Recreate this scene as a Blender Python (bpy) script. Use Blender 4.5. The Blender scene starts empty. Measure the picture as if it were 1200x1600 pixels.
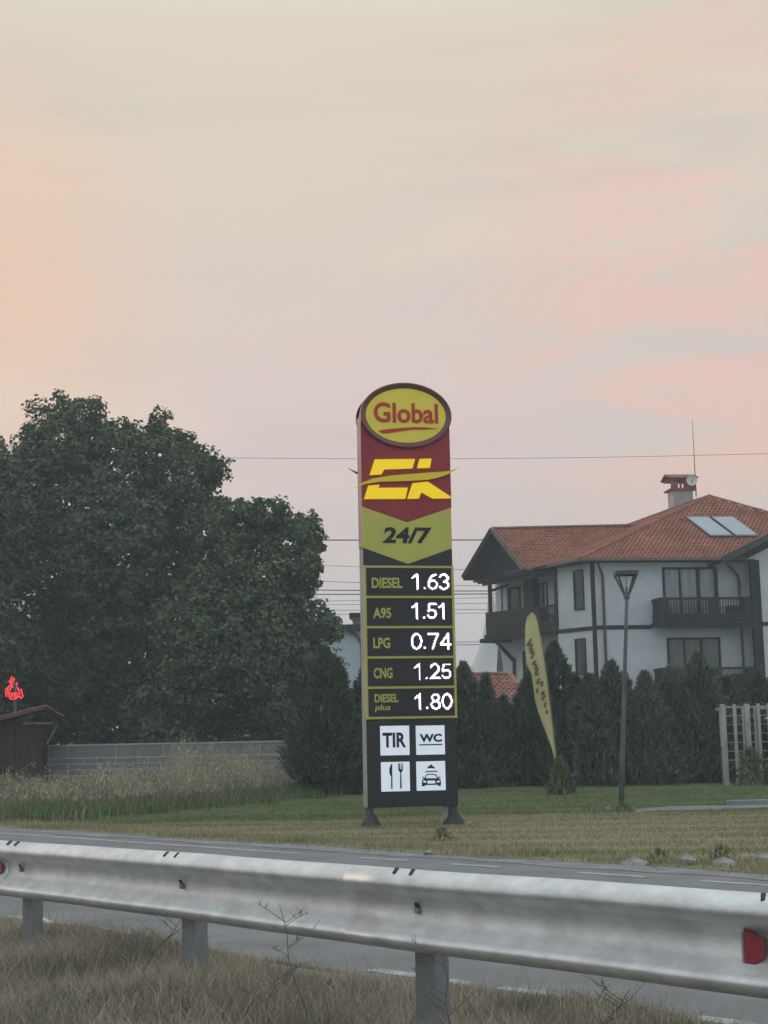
import bpy, bmesh, math, random
import numpy as np
from mathutils import Vector, Matrix

random.seed(7)
rng = np.random.default_rng(11)
SC = bpy.context.scene
COL = SC.collection
R = math.radians

HAZE = 0.0019
# ------------------------------------------------------------------ camera
cd = bpy.data.cameras.new('camera'); cam = bpy.data.objects.new('camera', cd); COL.objects.link(cam)
_th, _ph = R(8.67), R(1.1)
_F = Vector((0, math.cos(_th), math.sin(_th))); _U = Vector((0, -math.sin(_th), math.cos(_th))); _X = Vector((1, 0, 0))
_r = _X * math.cos(_ph) - _U * math.sin(_ph); _u = _X * math.sin(_ph) + _U * math.cos(_ph)
cam.matrix_world = Matrix(((_r.x, _u.x, -_F.x, 0), (_r.y, _u.y, -_F.y, 0), (_r.z, _u.z, -_F.z, 1.3), (0, 0, 0, 1)))
cd.sensor_fit = 'VERTICAL'; cd.sensor_height = 36.0; cd.lens = 52.0
cd.clip_start = 0.05; cd.clip_end = 2000
SC.camera = cam

# ------------------------------------------------------------------ sky and sun
def lin(r, g, b):
    f = lambda c: (c / 255 / 12.92) if c / 255 <= 0.04045 else ((c / 255 + 0.055) / 1.055) ** 2.4
    return (f(r), f(g), f(b), 1.0)

W = bpy.data.worlds.new('World'); SC.world = W; W.use_nodes = True
nt = W.node_tree; nt.nodes.clear()
def N(t, **kw):
    n = nt.nodes.new(t)
    for k, v in kw.items(): setattr(n, k, v)
    return n
def K(a, b): nt.links.new(a, b)
def M(op, a, b=None, clamp=False):
    n = N('ShaderNodeMath', operation=op, use_clamp=clamp)
    for i, v in enumerate((a, b)):
        if v is None: continue
        if isinstance(v, (int, float)): n.inputs[i].default_value = v
        else: K(v, n.inputs[i])
    return n.outputs[0]
def RAMP(fac, stops, interp='LINEAR'):
    n = N('ShaderNodeValToRGB'); cr = n.color_ramp; cr.interpolation = interp
    while len(cr.elements) < len(stops): cr.elements.new(0.5)
    for e, (p, c) in zip(cr.elements, stops): e.position = p; e.color = c
    K(fac, n.inputs[0]); return n.outputs[0]
def MIX(fac, a, b, mode='MIX'):
    n = N('ShaderNodeMix', data_type='RGBA', blend_type=mode); n.clamp_result = False
    if isinstance(fac, (int, float)): n.inputs[0].default_value = fac
    else: K(fac, n.inputs[0])
    for i, v in ((6, a), (7, b)):
        if isinstance(v, tuple): n.inputs[i].default_value = v
        else: K(v, n.inputs[i])
    return n.outputs[2]
tc = N('ShaderNodeTexCoord'); D = tc.outputs['Generated']
sep = N('ShaderNodeSeparateXYZ'); K(D, sep.inputs[0])
elev = M('MAXIMUM', sep.outputs[2], 0.0)
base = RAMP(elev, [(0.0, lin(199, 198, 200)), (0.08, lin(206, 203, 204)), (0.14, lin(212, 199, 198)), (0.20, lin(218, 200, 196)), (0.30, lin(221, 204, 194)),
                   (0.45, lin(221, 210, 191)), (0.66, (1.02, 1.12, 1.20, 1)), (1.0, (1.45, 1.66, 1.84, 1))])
def NOISE(scale, loc, s, detail=5, rough=0.55):
    mp = N('ShaderNodeMapping'); mp.inputs['Scale'].default_value = s; mp.inputs['Location'].default_value = loc
    K(D, mp.inputs[0])
    n = N('ShaderNodeTexNoise'); n.inputs['Scale'].default_value = scale; n.inputs['Detail'].default_value = detail
    n.inputs['Roughness'].default_value = rough; n.inputs['Distortion'].default_value = 0.4
    K(mp.outputs[0], n.inputs['Vector']); return n.outputs['Fac']
def SMOOTH(v, a, b):
    n = N('ShaderNodeMapRange', interpolation_type='SMOOTHSTEP'); K(v, n.inputs[0])
    n.inputs[1].default_value = a; n.inputs[2].default_value = b; return n.outputs[0]
def AWAY(az, el):
    g = Vector((math.sin(R(az)) * math.cos(R(el)), math.cos(R(az)) * math.cos(R(el)), math.sin(R(el))))
    n = N('ShaderNodeVectorMath', operation='DOT_PRODUCT'); K(D, n.inputs[0]); n.inputs[1].default_value = g; return n.outputs['Value']
# away from the afterglow the evening sky turns cool and bluish
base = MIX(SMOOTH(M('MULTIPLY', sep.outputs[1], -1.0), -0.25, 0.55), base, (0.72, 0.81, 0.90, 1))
soft = NOISE(2.2, (3.1, 0.4, 1.7), (1, 1, 3.2), 4)
wisp = NOISE(4.2, (0.3, 2.2, 5.1), (1, 1, 4.6), 7, 0.6)
streak = NOISE(3.0, (7.3, 1.9, 0.2), (1, 1, 11), 6, 0.58)
c = MIX(M('MULTIPLY', SMOOTH(soft, 0.40, 0.66), 0.5), base, lin(205, 200, 194))
# the afterglow spreads out from where the sun went down, left of the frame
glow = SMOOTH(AWAY(-17.5, 17), 0.984, 1.0)
c = MIX(M('MULTIPLY', glow, M('ADD', 0.12, M('MULTIPLY', wisp, 0.80))), c, lin(240, 197, 163))
pink = M('MULTIPLY', SMOOTH(elev, 0.08, 0.20), M('MULTIPLY', SMOOTH(wisp, 0.44, 0.56), SMOOTH(AWAY(17, 16), 0.965, 0.996)))
c = MIX(M('MULTIPLY', pink, 0.66), c, lin(238, 194, 180))
c = MIX(M('MULTIPLY', SMOOTH(streak, 0.52, 0.70), 0.26), c, lin(192, 186, 186))
c = MIX(M('MULTIPLY', SMOOTH(NOISE(2.6, (1.2, 8.8, 3.3), (1, 1, 2.6), 6), 0.48, 0.68), 0.55), c, lin(234, 216, 194))
sky = N('ShaderNodeTexSky', sky_type='NISHITA'); sky.sun_disc = False
sky.sun_elevation = R(6); sky.sun_rotation = R(-40); sky.air_density = 1.3; sky.dust_density = 2.5
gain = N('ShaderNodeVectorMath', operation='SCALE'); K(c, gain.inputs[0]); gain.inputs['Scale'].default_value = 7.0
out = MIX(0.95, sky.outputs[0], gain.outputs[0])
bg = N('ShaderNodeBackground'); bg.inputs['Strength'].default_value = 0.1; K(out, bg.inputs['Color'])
wo = N('ShaderNodeOutputWorld'); K(bg.outputs[0], wo.inputs['Surface'])

sl = bpy.data.lights.new('sun', 'SUN'); sun = bpy.data.objects.new('sun', sl); COL.objects.link(sun)
sl.energy = 0.5; sl.angle = R(25); sl.color = (1.0, 0.86, 0.74)
sdir = Vector((math.sin(R(-40)) * math.cos(R(6)), math.cos(R(-40)) * math.cos(R(6)), math.sin(R(6))))
sun.rotation_euler = sdir.to_track_quat('Z', 'Y').to_euler()

vs = SC.view_settings; SC.display_settings.display_device = 'sRGB'
vs.view_transform = 'Standard'; vs.look = 'None'; vs.gamma = 1.0; vs.exposure = 0.62; vs.use_curve_mapping = False
SC.cycles.max_bounces = 6; SC.cycles.transparent_max_bounces = 6

# ------------------------------------------------------------------ materials
def mat(name, col, rough=0.8, metal=0.0, var=0.0, vscale=3.0, col2=None, bump=0.0, bscale=40.0, island=0.0, spec=0.3, emit=None, estr=0.0,
        stretch=(1, 1, 1), detail=4, each=0.0):
    m = bpy.data.materials.new(name); m.use_nodes = True
    t = m.node_tree; b = t.nodes['Principled BSDF']
    b.inputs['Roughness'].default_value = rough; b.inputs['Metallic'].default_value = metal
    b.inputs['Specular IOR Level'].default_value = spec
    c4 = (*col[:3], 1)
    b.inputs['Base Color'].default_value = c4
    src = None
    tcn = t.nodes.new('ShaderNodeTexCoord'); mp = t.nodes.new('ShaderNodeMapping'); mp.inputs['Scale'].default_value = stretch
    t.links.new(tcn.outputs['Object'], mp.inputs[0])
    if var or col2:
        n = t.nodes.new('ShaderNodeTexNoise'); n.inputs['Scale'].default_value = vscale; n.inputs['Detail'].default_value = detail
        n.inputs['Roughness'].default_value = 0.62
        t.links.new(mp.outputs[0], n.inputs['Vector'])
        r = t.nodes.new('ShaderNodeValToRGB'); r.color_ramp.elements[0].position = 0.33; r.color_ramp.elements[1].position = 0.67
        lo = tuple(x * (1 - var) for x in col[:3]); hi = col2 if col2 else tuple(min(1, x * (1 + var)) for x in col[:3])
        r.color_ramp.elements[0].color = (*lo, 1); r.color_ramp.elements[1].color = (*hi[:3], 1)
        t.links.new(n.outputs['Fac'], r.inputs[0]); src = r.outputs[0]
    if island:
        g = t.nodes.new('ShaderNodeNewGeometry'); mr = t.nodes.new('ShaderNodeMapRange')
        mr.inputs[3].default_value = 1 - island; mr.inputs[4].default_value = 1 + island
        t.links.new(g.outputs['Random Per Island'], mr.inputs[0])
        v = t.nodes.new('ShaderNodeVectorMath'); v.operation = 'SCALE'
        if src is None: v.inputs[0].default_value = col[:3]
        else: t.links.new(src, v.inputs[0])
        t.links.new(mr.outputs[0], v.inputs['Scale']); src = v.outputs[0]
    if each:
        oi = t.nodes.new('ShaderNodeObjectInfo'); mr = t.nodes.new('ShaderNodeMapRange')
        mr.inputs[3].default_value = 1 - each; mr.inputs[4].default_value = 1 + each
        t.links.new(oi.outputs['Random'], mr.inputs[0])
        v = t.nodes.new('ShaderNodeVectorMath'); v.operation = 'SCALE'
        if src is None: v.inputs[0].default_value = col[:3]
        else: t.links.new(src, v.inputs[0])
        t.links.new(mr.outputs[0], v.inputs['Scale']); src = v.outputs[0]
    if src is not None: t.links.new(src, b.inputs['Base Color'])
    if bump:
        n2 = t.nodes.new('ShaderNodeTexNoise'); n2.inputs['Scale'].default_value = bscale; n2.inputs['Detail'].default_value = 5
        t.links.new(mp.outputs[0], n2.inputs['Vector'])
        bp = t.nodes.new('ShaderNodeBump'); bp.inputs['Strength'].default_value = bump; bp.inputs['Distance'].default_value = 0.02
        t.links.new(n2.outputs['Fac'], bp.inputs['Height']); t.links.new(bp.outputs[0], b.inputs['Normal'])
    if emit:
        b.inputs['Emission Color'].default_value = (*emit[:3], 1); b.inputs['Emission Strength'].default_value = estr
    return m

MT = dict(
    asphalt=mat('asphalt', (0.155, 0.168, 0.175), 0.75, var=0.22, vscale=1.3, bump=0.25, bscale=90, spec=0.45, detail=8),
    asphalt_worn=mat('worn_asphalt', (0.20, 0.21, 0.21), 0.85, var=0.3, vscale=2.0, bump=0.3, bscale=60, detail=8),
    paint=mat('road_paint', (0.50, 0.51, 0.51), 0.7, var=0.35, vscale=6, detail=8),
    worn_paint=mat('worn_road_paint', (0.23, 0.24, 0.24), 0.7, col2=(0.43, 0.44, 0.43), vscale=5, detail=9),
    soil=mat('soil', (0.20, 0.18, 0.145), 0.95, var=0.3, vscale=1.2, col2=(0.27, 0.25, 0.205), bump=0.5, bscale=14, detail=8),
    drygrass_soil=mat('dry_turf', (0.22, 0.215, 0.125), 0.95, vscale=0.55, col2=(0.32, 0.295, 0.19), bump=0.5, bscale=9, detail=8, var=0.12),
    lawn_soil=mat('lawn_turf', (0.105, 0.14, 0.070), 0.95, vscale=0.6, col2=(0.155, 0.19, 0.105), bump=0.5, bscale=9, detail=8, var=0.12),
    far_ground=mat('field_soil', (0.12, 0.13, 0.075), 0.95, var=0.25, vscale=0.25, detail=8),
    verge_blade=mat('verge_grass', (0.23, 0.22, 0.165), 0.9, col2=(0.46, 0.41, 0.33), vscale=1.4, island=0.25, spec=0.1, var=0.2),
    dry_blade=mat('dry_grass', (0.245, 0.25, 0.135), 0.9, col2=(0.40, 0.365, 0.235), vscale=0.5, island=0.3, spec=0.1, stretch=(0.5, 1.5, 1)),
    lawn_blade=mat('lawn_grass', (0.155, 0.21, 0.10), 0.9, col2=(0.245, 0.295, 0.16), vscale=0.5, island=0.3, spec=0.1, stretch=(0.4, 1.6, 1)),
    weed=mat('tall_weeds', (0.17, 0.195, 0.115), 0.9, col2=(0.29, 0.285, 0.195), vscale=0.6, island=0.35, spec=0.1),
    weed_green=mat('green_weeds', (0.105, 0.155, 0.07), 0.9, col2=(0.18, 0.225, 0.115), vscale=0.9, island=0.35, spec=0.1),
    plume=mat('seed_plumes', (0.32, 0.30, 0.22), 0.9, col2=(0.45, 0.41, 0.31), vscale=1.2, island=0.3, spec=0.1),
    leaf=mat('leaves', (0.070, 0.106, 0.062), 0.8, col2=(0.118, 0.16, 0.092), vscale=0.5, island=0.22, spec=0.12),
    leaf2=mat('leaves_second', (0.070, 0.110, 0.062), 0.8, col2=(0.118, 0.16, 0.088), vscale=0.5, island=0.22, spec=0.12),
    needle=mat('conifer_sprays', (0.064, 0.096, 0.068), 0.9, col2=(0.118, 0.155, 0.108), vscale=1.1, each=0.22, island=0.35, spec=0.2),
    bark=mat('bark', (0.09, 0.075, 0.06), 0.95, var=0.3, vscale=8, bump=0.5, bscale=25),
    zinc=mat('galvanised_steel', (0.50, 0.53, 0.54), 0.52, metal=0.62, col2=(0.70, 0.73, 0.745), vscale=7.0, bump=0.10, bscale=60, spec=0.5, stretch=(1, 1, 1.6), detail=12),
    zinc_post=mat('galvanised_post', (0.23, 0.25, 0.265), 0.65, metal=0.35, var=0.2, vscale=6, detail=8),
    dark_hole=mat('dark_slot', (0.03, 0.035, 0.035), 0.7),
    reflector=mat('red_reflector', (0.25, 0.032, 0.050), 0.3, var=0.2, vscale=30, spec=0.5),
    twig=mat('dry_stem', (0.12, 0.108, 0.092), 0.9),
    plastic=mat('white_plastic', (0.72, 0.74, 0.72), 0.5),
    stone=mat('pale_stone', (0.24, 0.245, 0.24), 0.9, var=0.3, vscale=5, bump=0.5, bscale=20, island=0.2),
    kerb=mat('kerb_concrete', (0.19, 0.205, 0.21), 0.9, var=0.25, vscale=4, bump=0.3, bscale=30, island=0.15),
    block=mat('concrete_block', (0.19, 0.205, 0.215), 0.9, var=0.15, vscale=3, bump=0.3, bscale=30),
    mortar=mat('mortar', (0.40, 0.42, 0.42), 0.95, var=0.15, vscale=3),
    plaster=mat('plaster', (0.53, 0.585, 0.605), 0.9, var=0.09, vscale=1.2, bump=0.15, bscale=35, detail=8),
    plaster_far=mat('pale_render', (0.50, 0.60, 0.68), 0.9, var=0.05, vscale=0.7),
    wood=mat('dark_wood', (0.017, 0.014, 0.0145), 0.7, var=0.3, vscale=6, stretch=(1, 1, 0.2), bump=0.2),
    wood_red=mat('brown_pipe', (0.085, 0.048, 0.042), 0.6, var=0.2),
    wood_grey=mat('weathered_board', (0.17, 0.145, 0.13), 0.8, var=0.25, vscale=5),
    green_board=mat('green_fascia', (0.045, 0.062, 0.055), 0.7, var=0.2),
    tile=mat('clay_tile', (0.285, 0.112, 0.072), 0.85, col2=(0.35, 0.15, 0.10), var=0.18, vscale=0.9, island=0.16, spec=0.2, detail=9),
    tile_old=mat('old_clay_tile', (0.27, 0.13, 0.10), 0.9, var=0.2, vscale=2, island=0.25, spec=0.2),
    tile_dark=mat('dark_clay_tile', (0.13, 0.075, 0.065), 0.9, var=0.2, vscale=2, island=0.25, spec=0.2),
    pane=mat('window_glass', (0.19, 0.25, 0.27), 0.12, var=0.25, vscale=1.6, stretch=(3, 3, 0.3), spec=0.6),
    pane_dark=mat('dark_window_glass', (0.035, 0.042, 0.045), 0.12, var=0.3, vscale=1.5, spec=0.5),
    pane_dim=mat('dim_window_glass', (0.075, 0.095, 0.10), 0.14, var=0.35, vscale=1.4, stretch=(3, 3, 0.3), spec=0.5),
    solar=mat('solar_glass', (0.26, 0.32, 0.36), 0.10, var=0.1, spec=0.9),
    alu=mat('aluminium', (0.16, 0.17, 0.18), 0.4, metal=0.6),
    dish=mat('dish_paint', (0.62, 0.65, 0.66), 0.5),
    chimney=mat('chimney_render', (0.40, 0.39, 0.38), 0.9, var=0.15, vscale=3),
    lamp_metal=mat('lamp_steel', (0.12, 0.13, 0.13), 0.6, metal=0.3, var=0.35, vscale=2.5, col2=(0.165, 0.175, 0.178)),
    lamp_glass=mat('lamp_glass', (0.42, 0.47, 0.48), 0.2, spec=0.5),
    flag=mat('yellow_fabric', (0.52, 0.50, 0.26), 0.85, var=0.10, vscale=2.0, bump=0.2, bscale=6),
    flag_ink=mat('flag_print', (0.17, 0.12, 0.075), 0.85, var=0.2),
    pole=mat('flag_pole', (0.22, 0.19, 0.12), 0.5),
    trellis=mat('grey_timber', (0.36, 0.39, 0.38), 0.8, var=0.2, vscale=5, stretch=(1, 1, 0.3)),
    wire=mat('wire', (0.06, 0.06, 0.07), 0.7),
    wire_pale=mat('pale_wire', (0.22, 0.21, 0.22), 0.7),
    tent=mat('tent_membrane', (0.62, 0.64, 0.64), 0.7, var=0.06, vscale=1.0),
    parasol=mat('parasol_cloth', (0.10, 0.11, 0.14), 0.8, var=0.2),
    hut=mat('hut_boards', (0.060, 0.046, 0.042), 0.85, var=0.3, vscale=3, stretch=(6, 6, 0.5)),
    neon=mat('red_neon', (0.5, 0.02, 0.03), 0.4, emit=(1.0, 0.035, 0.05), estr=1.5),
    s_red=mat('sign_red', (0.29, 0.036, 0.045), 0.55, var=0.10, vscale=1.5, spec=0.35),
    s_side=mat('sign_side', (0.42, 0.25, 0.25), 0.6, var=0.2, vscale=2),
    s_side2=mat('sign_side_pale', (0.27, 0.28, 0.28), 0.6, var=0.2, vscale=2),
    s_black=mat('sign_black', (0.020, 0.024, 0.028), 0.5, var=0.2, vscale=2, spec=0.4),
    s_screen=mat('price_screen', (0.016, 0.017, 0.021), 0.45, spec=0.4),
    s_lime=mat('sign_lime', (0.50, 0.51, 0.12), 0.55, var=0.05, vscale=2, spec=0.3),
    s_frame=mat('frame_lime', (0.44, 0.43, 0.11), 0.5, var=0.05),
    s_text=mat('fuel_lettering', (0.48, 0.46, 0.12), 0.6),
    s_oval=mat('oval_yellow', (0.50, 0.44, 0.065), 0.5, var=0.05, vscale=2, emit=(0.5, 0.42, 0.05), estr=0.20),
    s_oval_red=mat('oval_lettering', (0.48, 0.055, 0.035), 0.5),
    s_rim=mat('oval_rim', (0.155, 0.060, 0.055), 0.25, metal=0.35, spec=0.6),
    s_logo=mat('lit_yellow', (0.7, 0.5, 0.01), 0.5, emit=(0.86, 0.60, 0.008), estr=0.36),
    s_swoosh=mat('dull_yellow', (0.50, 0.42, 0.03), 0.5, emit=(0.6, 0.48, 0.02), estr=0.16),
    s_led=mat('led_digit', (0.8, 0.8, 0.9), 0.4, emit=(0.86, 0.82, 1.0), estr=1.2),
    s_glow=mat('led_halo', (0.02, 0.02, 0.04), 0.4, emit=(0.25, 0.18, 0.75), estr=0.55),
    s_white=mat('lit_white', (0.55, 0.58, 0.62), 0.4, var=0.06, vscale=4, emit=(0.60, 0.70, 0.82), estr=0.38),
    s_ink=mat('pictogram_ink', (0.022, 0.018, 0.035), 0.6),
    s_steel=mat('leg_steel', (0.09, 0.10, 0.11), 0.6, metal=0.3),
    s_cone=mat('footing', (0.055, 0.062, 0.06), 0.9, var=0.3, vscale=6, bump=0.4),
    brick=mat('chimney_brick', (0.28, 0.10, 0.075), 0.9, var=0.2, vscale=9),
)

# ------------------------------------------------------------------ mesh helpers
class MB:
    """collects shapes and links them as ONE mesh object"""
    def __init__(s): s.v = []; s.f = []
    def add(s, vs_, fs):
        o = len(s.v); s.v += [tuple(p) for p in vs_]; s.f += [tuple(i + o for i in f) for f in fs]; return s
    def box(s, x0, x1, y0, y1, z0, z1):
        return s.hexa([(x0, y0, z0), (x1, y0, z0), (x1, y1, z0), (x0, y1, z0), (x0, y0, z1), (x1, y0, z1), (x1, y1, z1), (x0, y1, z1)])
    def hexa(s, p):
        return s.add(p, [(3, 2, 1, 0), (4, 5, 6, 7), (0, 1, 5, 4), (1, 2, 6, 5), (2, 3, 7, 6), (3, 0, 4, 7)])
    def beam(s, a, b, w, h, up=(0, 0, 1)):
        a, b = Vector(a), Vector(b); d = (b - a).normalized(); up = Vector(up)
        if abs(d.dot(up)) > 0.98: up = Vector((0, 1, 0))
        x = d.cross(up).normalized() * w / 2; y = x.cross(d).normalized() * h / 2
        return s.hexa([a - x - y, a + x - y, a + x + y, a - x + y, b - x - y, b + x - y, b + x + y, b - x + y])
    def tube(s, path, r, n=8, cap=True):
        path = [Vector(p) for p in path]; m = len(path); rr = r if isinstance(r, (list, tuple)) else [r] * m
        vs_ = []
        t0 = (path[1] - path[0]).normalized(); ref = Vector((0, 0, 1)) if abs(t0.z) < 0.9 else Vector((1, 0, 0))
        for i in range(m):
            t = (path[min(i + 1, m - 1)] - path[max(i - 1, 0)]).normalized()
            x = t.cross(ref)
            if x.length < 1e-4: x = t.cross(Vector((0, 1, 0.3)))
            x.normalize(); y = x.cross(t)
            for k in range(n):
                a = 2 * math.pi * k / n; vs_.append(path[i] + (x * math.cos(a) + y * math.sin(a)) * rr[i])
        fs = [(i * n + k, i * n + (k + 1) % n, (i + 1) * n + (k + 1) % n, (i + 1) * n + k) for i in range(m - 1) for k in range(n)]
        if cap: fs += [tuple(range(n))[::-1], tuple((m - 1) * n + k for k in range(n))]
        return s.add(vs_, fs)
    def lathe(s, prof, c=(0, 0, 0), n=16):
        vs_ = [(c[0] + r * math.cos(2 * math.pi * k / n), c[1] + r * math.sin(2 * math.pi * k / n), c[2] + z) for r, z in prof for k in range(n)]
        m = len(prof)
        fs = [(i * n + k, i * n + (k + 1) % n, (i + 1) * n + (k + 1) % n, (i + 1) * n + k) for i in range(m - 1) for k in range(n)]
        fs += [tuple(range(n))[::-1], tuple((m - 1) * n + k for k in range(n))]
        return s.add(vs_, fs)
    def slab(s, pts, y0, y1):
        """outline in (x, z), given depth from y0 (front) to y1 (back)"""
        n = len(pts)
        if sum(pts[i][0] * pts[(i + 1) % n][1] - pts[(i + 1) % n][0] * pts[i][1] for i in range(n)) < 0: pts = pts[::-1]
        vs_ = [(x, y0, z) for x, z in pts] + [(x, y1, z) for x, z in pts]
        fs = [tuple(range(n)), tuple(range(n, 2 * n))[::-1]] + [(i, n + i, n + (i + 1) % n, (i + 1) % n) for i in range(n)]
        return s.add(vs_, fs)
    def prism(s, pts, z0, z1):
        n = len(pts)
        vs_ = [(p[0], p[1], z0) for p in pts] + [(p[0], p[1], z1) for p in pts]
        return s.add(vs_, [tuple(range(n))[::-1], tuple(range(n, 2 * n))] + [(i, (i + 1) % n, n + (i + 1) % n, n + i) for i in range(n)])
    def build(s, name, m, parent=None, org=None, smooth=False, bevel=0.0):
        me = bpy.data.meshes.new(name)
        vs_ = s.v if org is None else [(p[0] - org[0], p[1] - org[1], p[2] - org[2]) for p in s.v]
        me.from_pydata(vs_, [], s.f); me.update()
        bm = bmesh.new(); bm.from_mesh(me); bmesh.ops.recalc_face_normals(bm, faces=bm.faces)
        if bevel:
            bmesh.ops.bevel(bm, geom=[e for e in bm.edges if len(e.link_faces) == 2 and e.calc_face_angle(0) > 0.5], offset=bevel, segments=1, affect='EDGES')
        bm.to_mesh(me); bm.free()
        me.materials.append(MT[m] if isinstance(m, str) else m)
        if smooth:
            for p in me.polygons: p.use_smooth = True
        o = bpy.data.objects.new(name, me); COL.objects.link(o)
        if parent: o.parent = parent
        return o

def tag(o, label=None, cat=None, group=None, kind=None):
    if label: o['label'] = label
    if cat: o['category'] = cat
    if group: o['group'] = group
    if kind: o['kind'] = kind
    return o
def thing(name, loc, label, cat, rz=0.0, group=None):
    o = bpy.data.objects.new(name, None); COL.objects.link(o)
    o.location = loc; o.rotation_euler = (0, 0, rz); o.empty_display_size = 0.3
    return tag(o, label, cat, group)
def raw(name, verts, faces_flat, nper, m, parent=None, smooth=False):
    """big meshes straight from numpy arrays; every face has nper corners"""
    me = bpy.data.meshes.new(name); nf = len(faces_flat) // nper
    me.vertices.add(len(verts)); me.vertices.foreach_set('co', np.asarray(verts, dtype=np.float32).ravel())
    me.loops.add(nf * nper); me.loops.foreach_set('vertex_index', np.asarray(faces_flat, dtype=np.int32))
    me.polygons.add(nf); me.polygons.foreach_set('loop_start', np.arange(0, nf * nper, nper, dtype=np.int32))
    me.polygons.foreach_set('loop_total', np.full(nf, nper, dtype=np.int32))
    me.update(calc_edges=True); me.materials.append(MT[m])
    o = bpy.data.objects.new(name, me); COL.objects.link(o)
    if parent: o.parent = parent
    return o
def blades(name, P, H, Wd, m, lean=0.35, parent=None):
    """grass: every blade a bent strip of two faces and a tip"""
    n = len(P); a = rng.uniform(0, 2 * np.pi, n); d = np.stack([np.cos(a), np.sin(a), np.zeros(n)], 1)
    b = rng.uniform(0, 2 * np.pi, n); l = np.stack([np.cos(b), np.sin(b), np.zeros(n)], 1) * (H * lean * rng.uniform(0.2, 1.3, n))[:, None]
    up = np.zeros((n, 3)); up[:, 2] = H; w = d * (Wd / 2)[:, None]
    V = np.stack([P - w, P + w, P + up * 0.55 + l * 0.35 + w * 0.75, P + up * 0.55 + l * 0.35 - w * 0.75, P + up + l], 1).reshape(-1, 3)
    o = np.arange(n)[:, None] * 5
    F = np.concatenate([o + np.array([[0, 1, 2]]), o + np.array([[0, 2, 3]]), o + np.array([[3, 2, 4]])], 1).ravel()
    return raw(name, V, F, 3, m, parent)
def text_fit(body, box, y, depth, offset=0.0, shear=0.0):
    """lettering fitted to a box (u0, u1, z0, z1) on a face that looks along -y"""
    cu = bpy.data.curves.new('lettering', 'FONT'); cu.body = body; cu.size = 1; cu.offset = offset; cu.shear = shear; cu.resolution_u = 4
    ob = bpy.data.objects.new('lettering', cu); COL.objects.link(ob)
    bpy.context.view_layer.update()
    me = bpy.data.meshes.new_from_object(ob.evaluated_get(bpy.context.evaluated_depsgraph_get()))
    bm = bmesh.new(); bm.from_mesh(me)
    xs = [v.co.x for v in bm.verts]; ys = [v.co.y for v in bm.verts]
    x0, x1, y0, y1 = min(xs), max(xs), min(ys), max(ys)
    for v in bm.verts:
        u = box[0] + (v.co.x - x0) / (x1 - x0) * (box[1] - box[0]); z = box[2] + (v.co.y - y0) / (y1 - y0) * (box[3] - box[2])
        v.co = (u, y, z)
    g = bmesh.ops.extrude_face_region(bm, geom=list(bm.faces))
    for e in g['geom']:
        if isinstance(e, bmesh.types.BMVert): e.co.y -= depth
    mb = MB(); bm.verts.index_update()
    mb.add([v.co[:] for v in bm.verts], [[v.index for v in f.verts] for f in bm.faces])
    bm.free(); bpy.data.objects.remove(ob); bpy.data.curves.remove(cu); bpy.data.meshes.remove(me)
    return mb
def rect(b): return [(b[0], b[2]), (b[1], b[2]), (b[1], b[3]), (b[0], b[3])]

# artwork outlines, metres on the pylon face (across, up) and in the flag and light sign planes
E_UP = [(-0.47, 5.454), (0.153, 5.474), (0.108, 5.33), (-0.325, 5.307), (-0.374, 5.23), (-0.552, 5.216)]
K_UP = [(0.224, 5.475), (0.409, 5.485), (0.381, 5.344), (0.186, 5.335)]
E_LO = [(-0.578, 5.05), (-0.406, 5.07), (-0.428, 5.02), (0.03, 5.03), (-0.014, 4.861), (-0.644, 4.849)]
K_LO = [(0.106, 5.099), (0.343, 5.127), (0.706, 4.893), (0.69, 4.88), (0.419, 4.871), (0.237, 4.968), (0.199, 4.867), (0.023, 4.862)]
SWOOSH = [(-0.795, 5.002), (-0.684, 5.086), (-0.52, 5.153), (-0.253, 5.205), (0.046, 5.234), (0.422, 5.268), (0.633, 5.286), (0.732, 5.312), (0.84, 5.36), (0.739, 5.291), (0.647, 5.242), (0.495, 5.187), (0.344, 5.154), (0.044, 5.131), (-0.403, 5.111), (-0.566, 5.084), (-0.684, 5.057)]
UNDERLINE = [(-0.405, 5.903), (-0.273, 5.929), (-0.08, 5.953), (0.153, 5.973), (0.329, 5.973), (0.527, 5.957), (0.328, 5.94), (0.114, 5.931), (-0.081, 5.899), (-0.255, 5.866), (-0.342, 5.864)]
T_GLOBAL = (-0.471, 0.534, 6.033, 6.347)
T_247 = (-0.366, 0.395, 4.182, 4.431)
OVAL = [(0.029, 6.151), (-0.676, 0.744, 5.644, 6.658), (-0.592, 0.662, 5.729, 6.568)]
NAMES = [('DIESEL', (-0.549, -0.08, 3.506, 3.666)), ('A95', (-0.537, -0.261, 3.054, 3.213)), ('LPG', (-0.541, -0.286, 2.61, 2.769)), ('CNG', (-0.542, -0.258, 2.166, 2.323)), ('DIESEL', (-0.536, -0.177, 1.813, 1.938))]
T_PLUS = (-0.536, -0.298, 1.673, 1.783)
DIGITS = [('1.63', (0.051, 0.654, 3.486, 3.725)), ('1.51', (0.045, 0.621, 3.041, 3.282)), ('0.74', (0.028, 0.655, 2.59, 2.834)), ('1.25', (0.059, 0.652, 2.142, 2.38)), ('1.80', (0.06, 0.648, 1.701, 1.937))]
BARS = [3.827, 3.373, 2.923, 2.475, 2.03, 1.587]
SQ = [(-0.46, -0.023, 1.04, 1.469), (0.079, 0.515, 1.038, 1.464), (-0.457, -0.028, 0.518, 0.944), (0.074, 0.512, 0.517, 0.942)]
T_TIR = (-0.427, -0.074, 1.153, 1.37)
T_WC = (0.132, 0.473, 1.221, 1.342)
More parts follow.
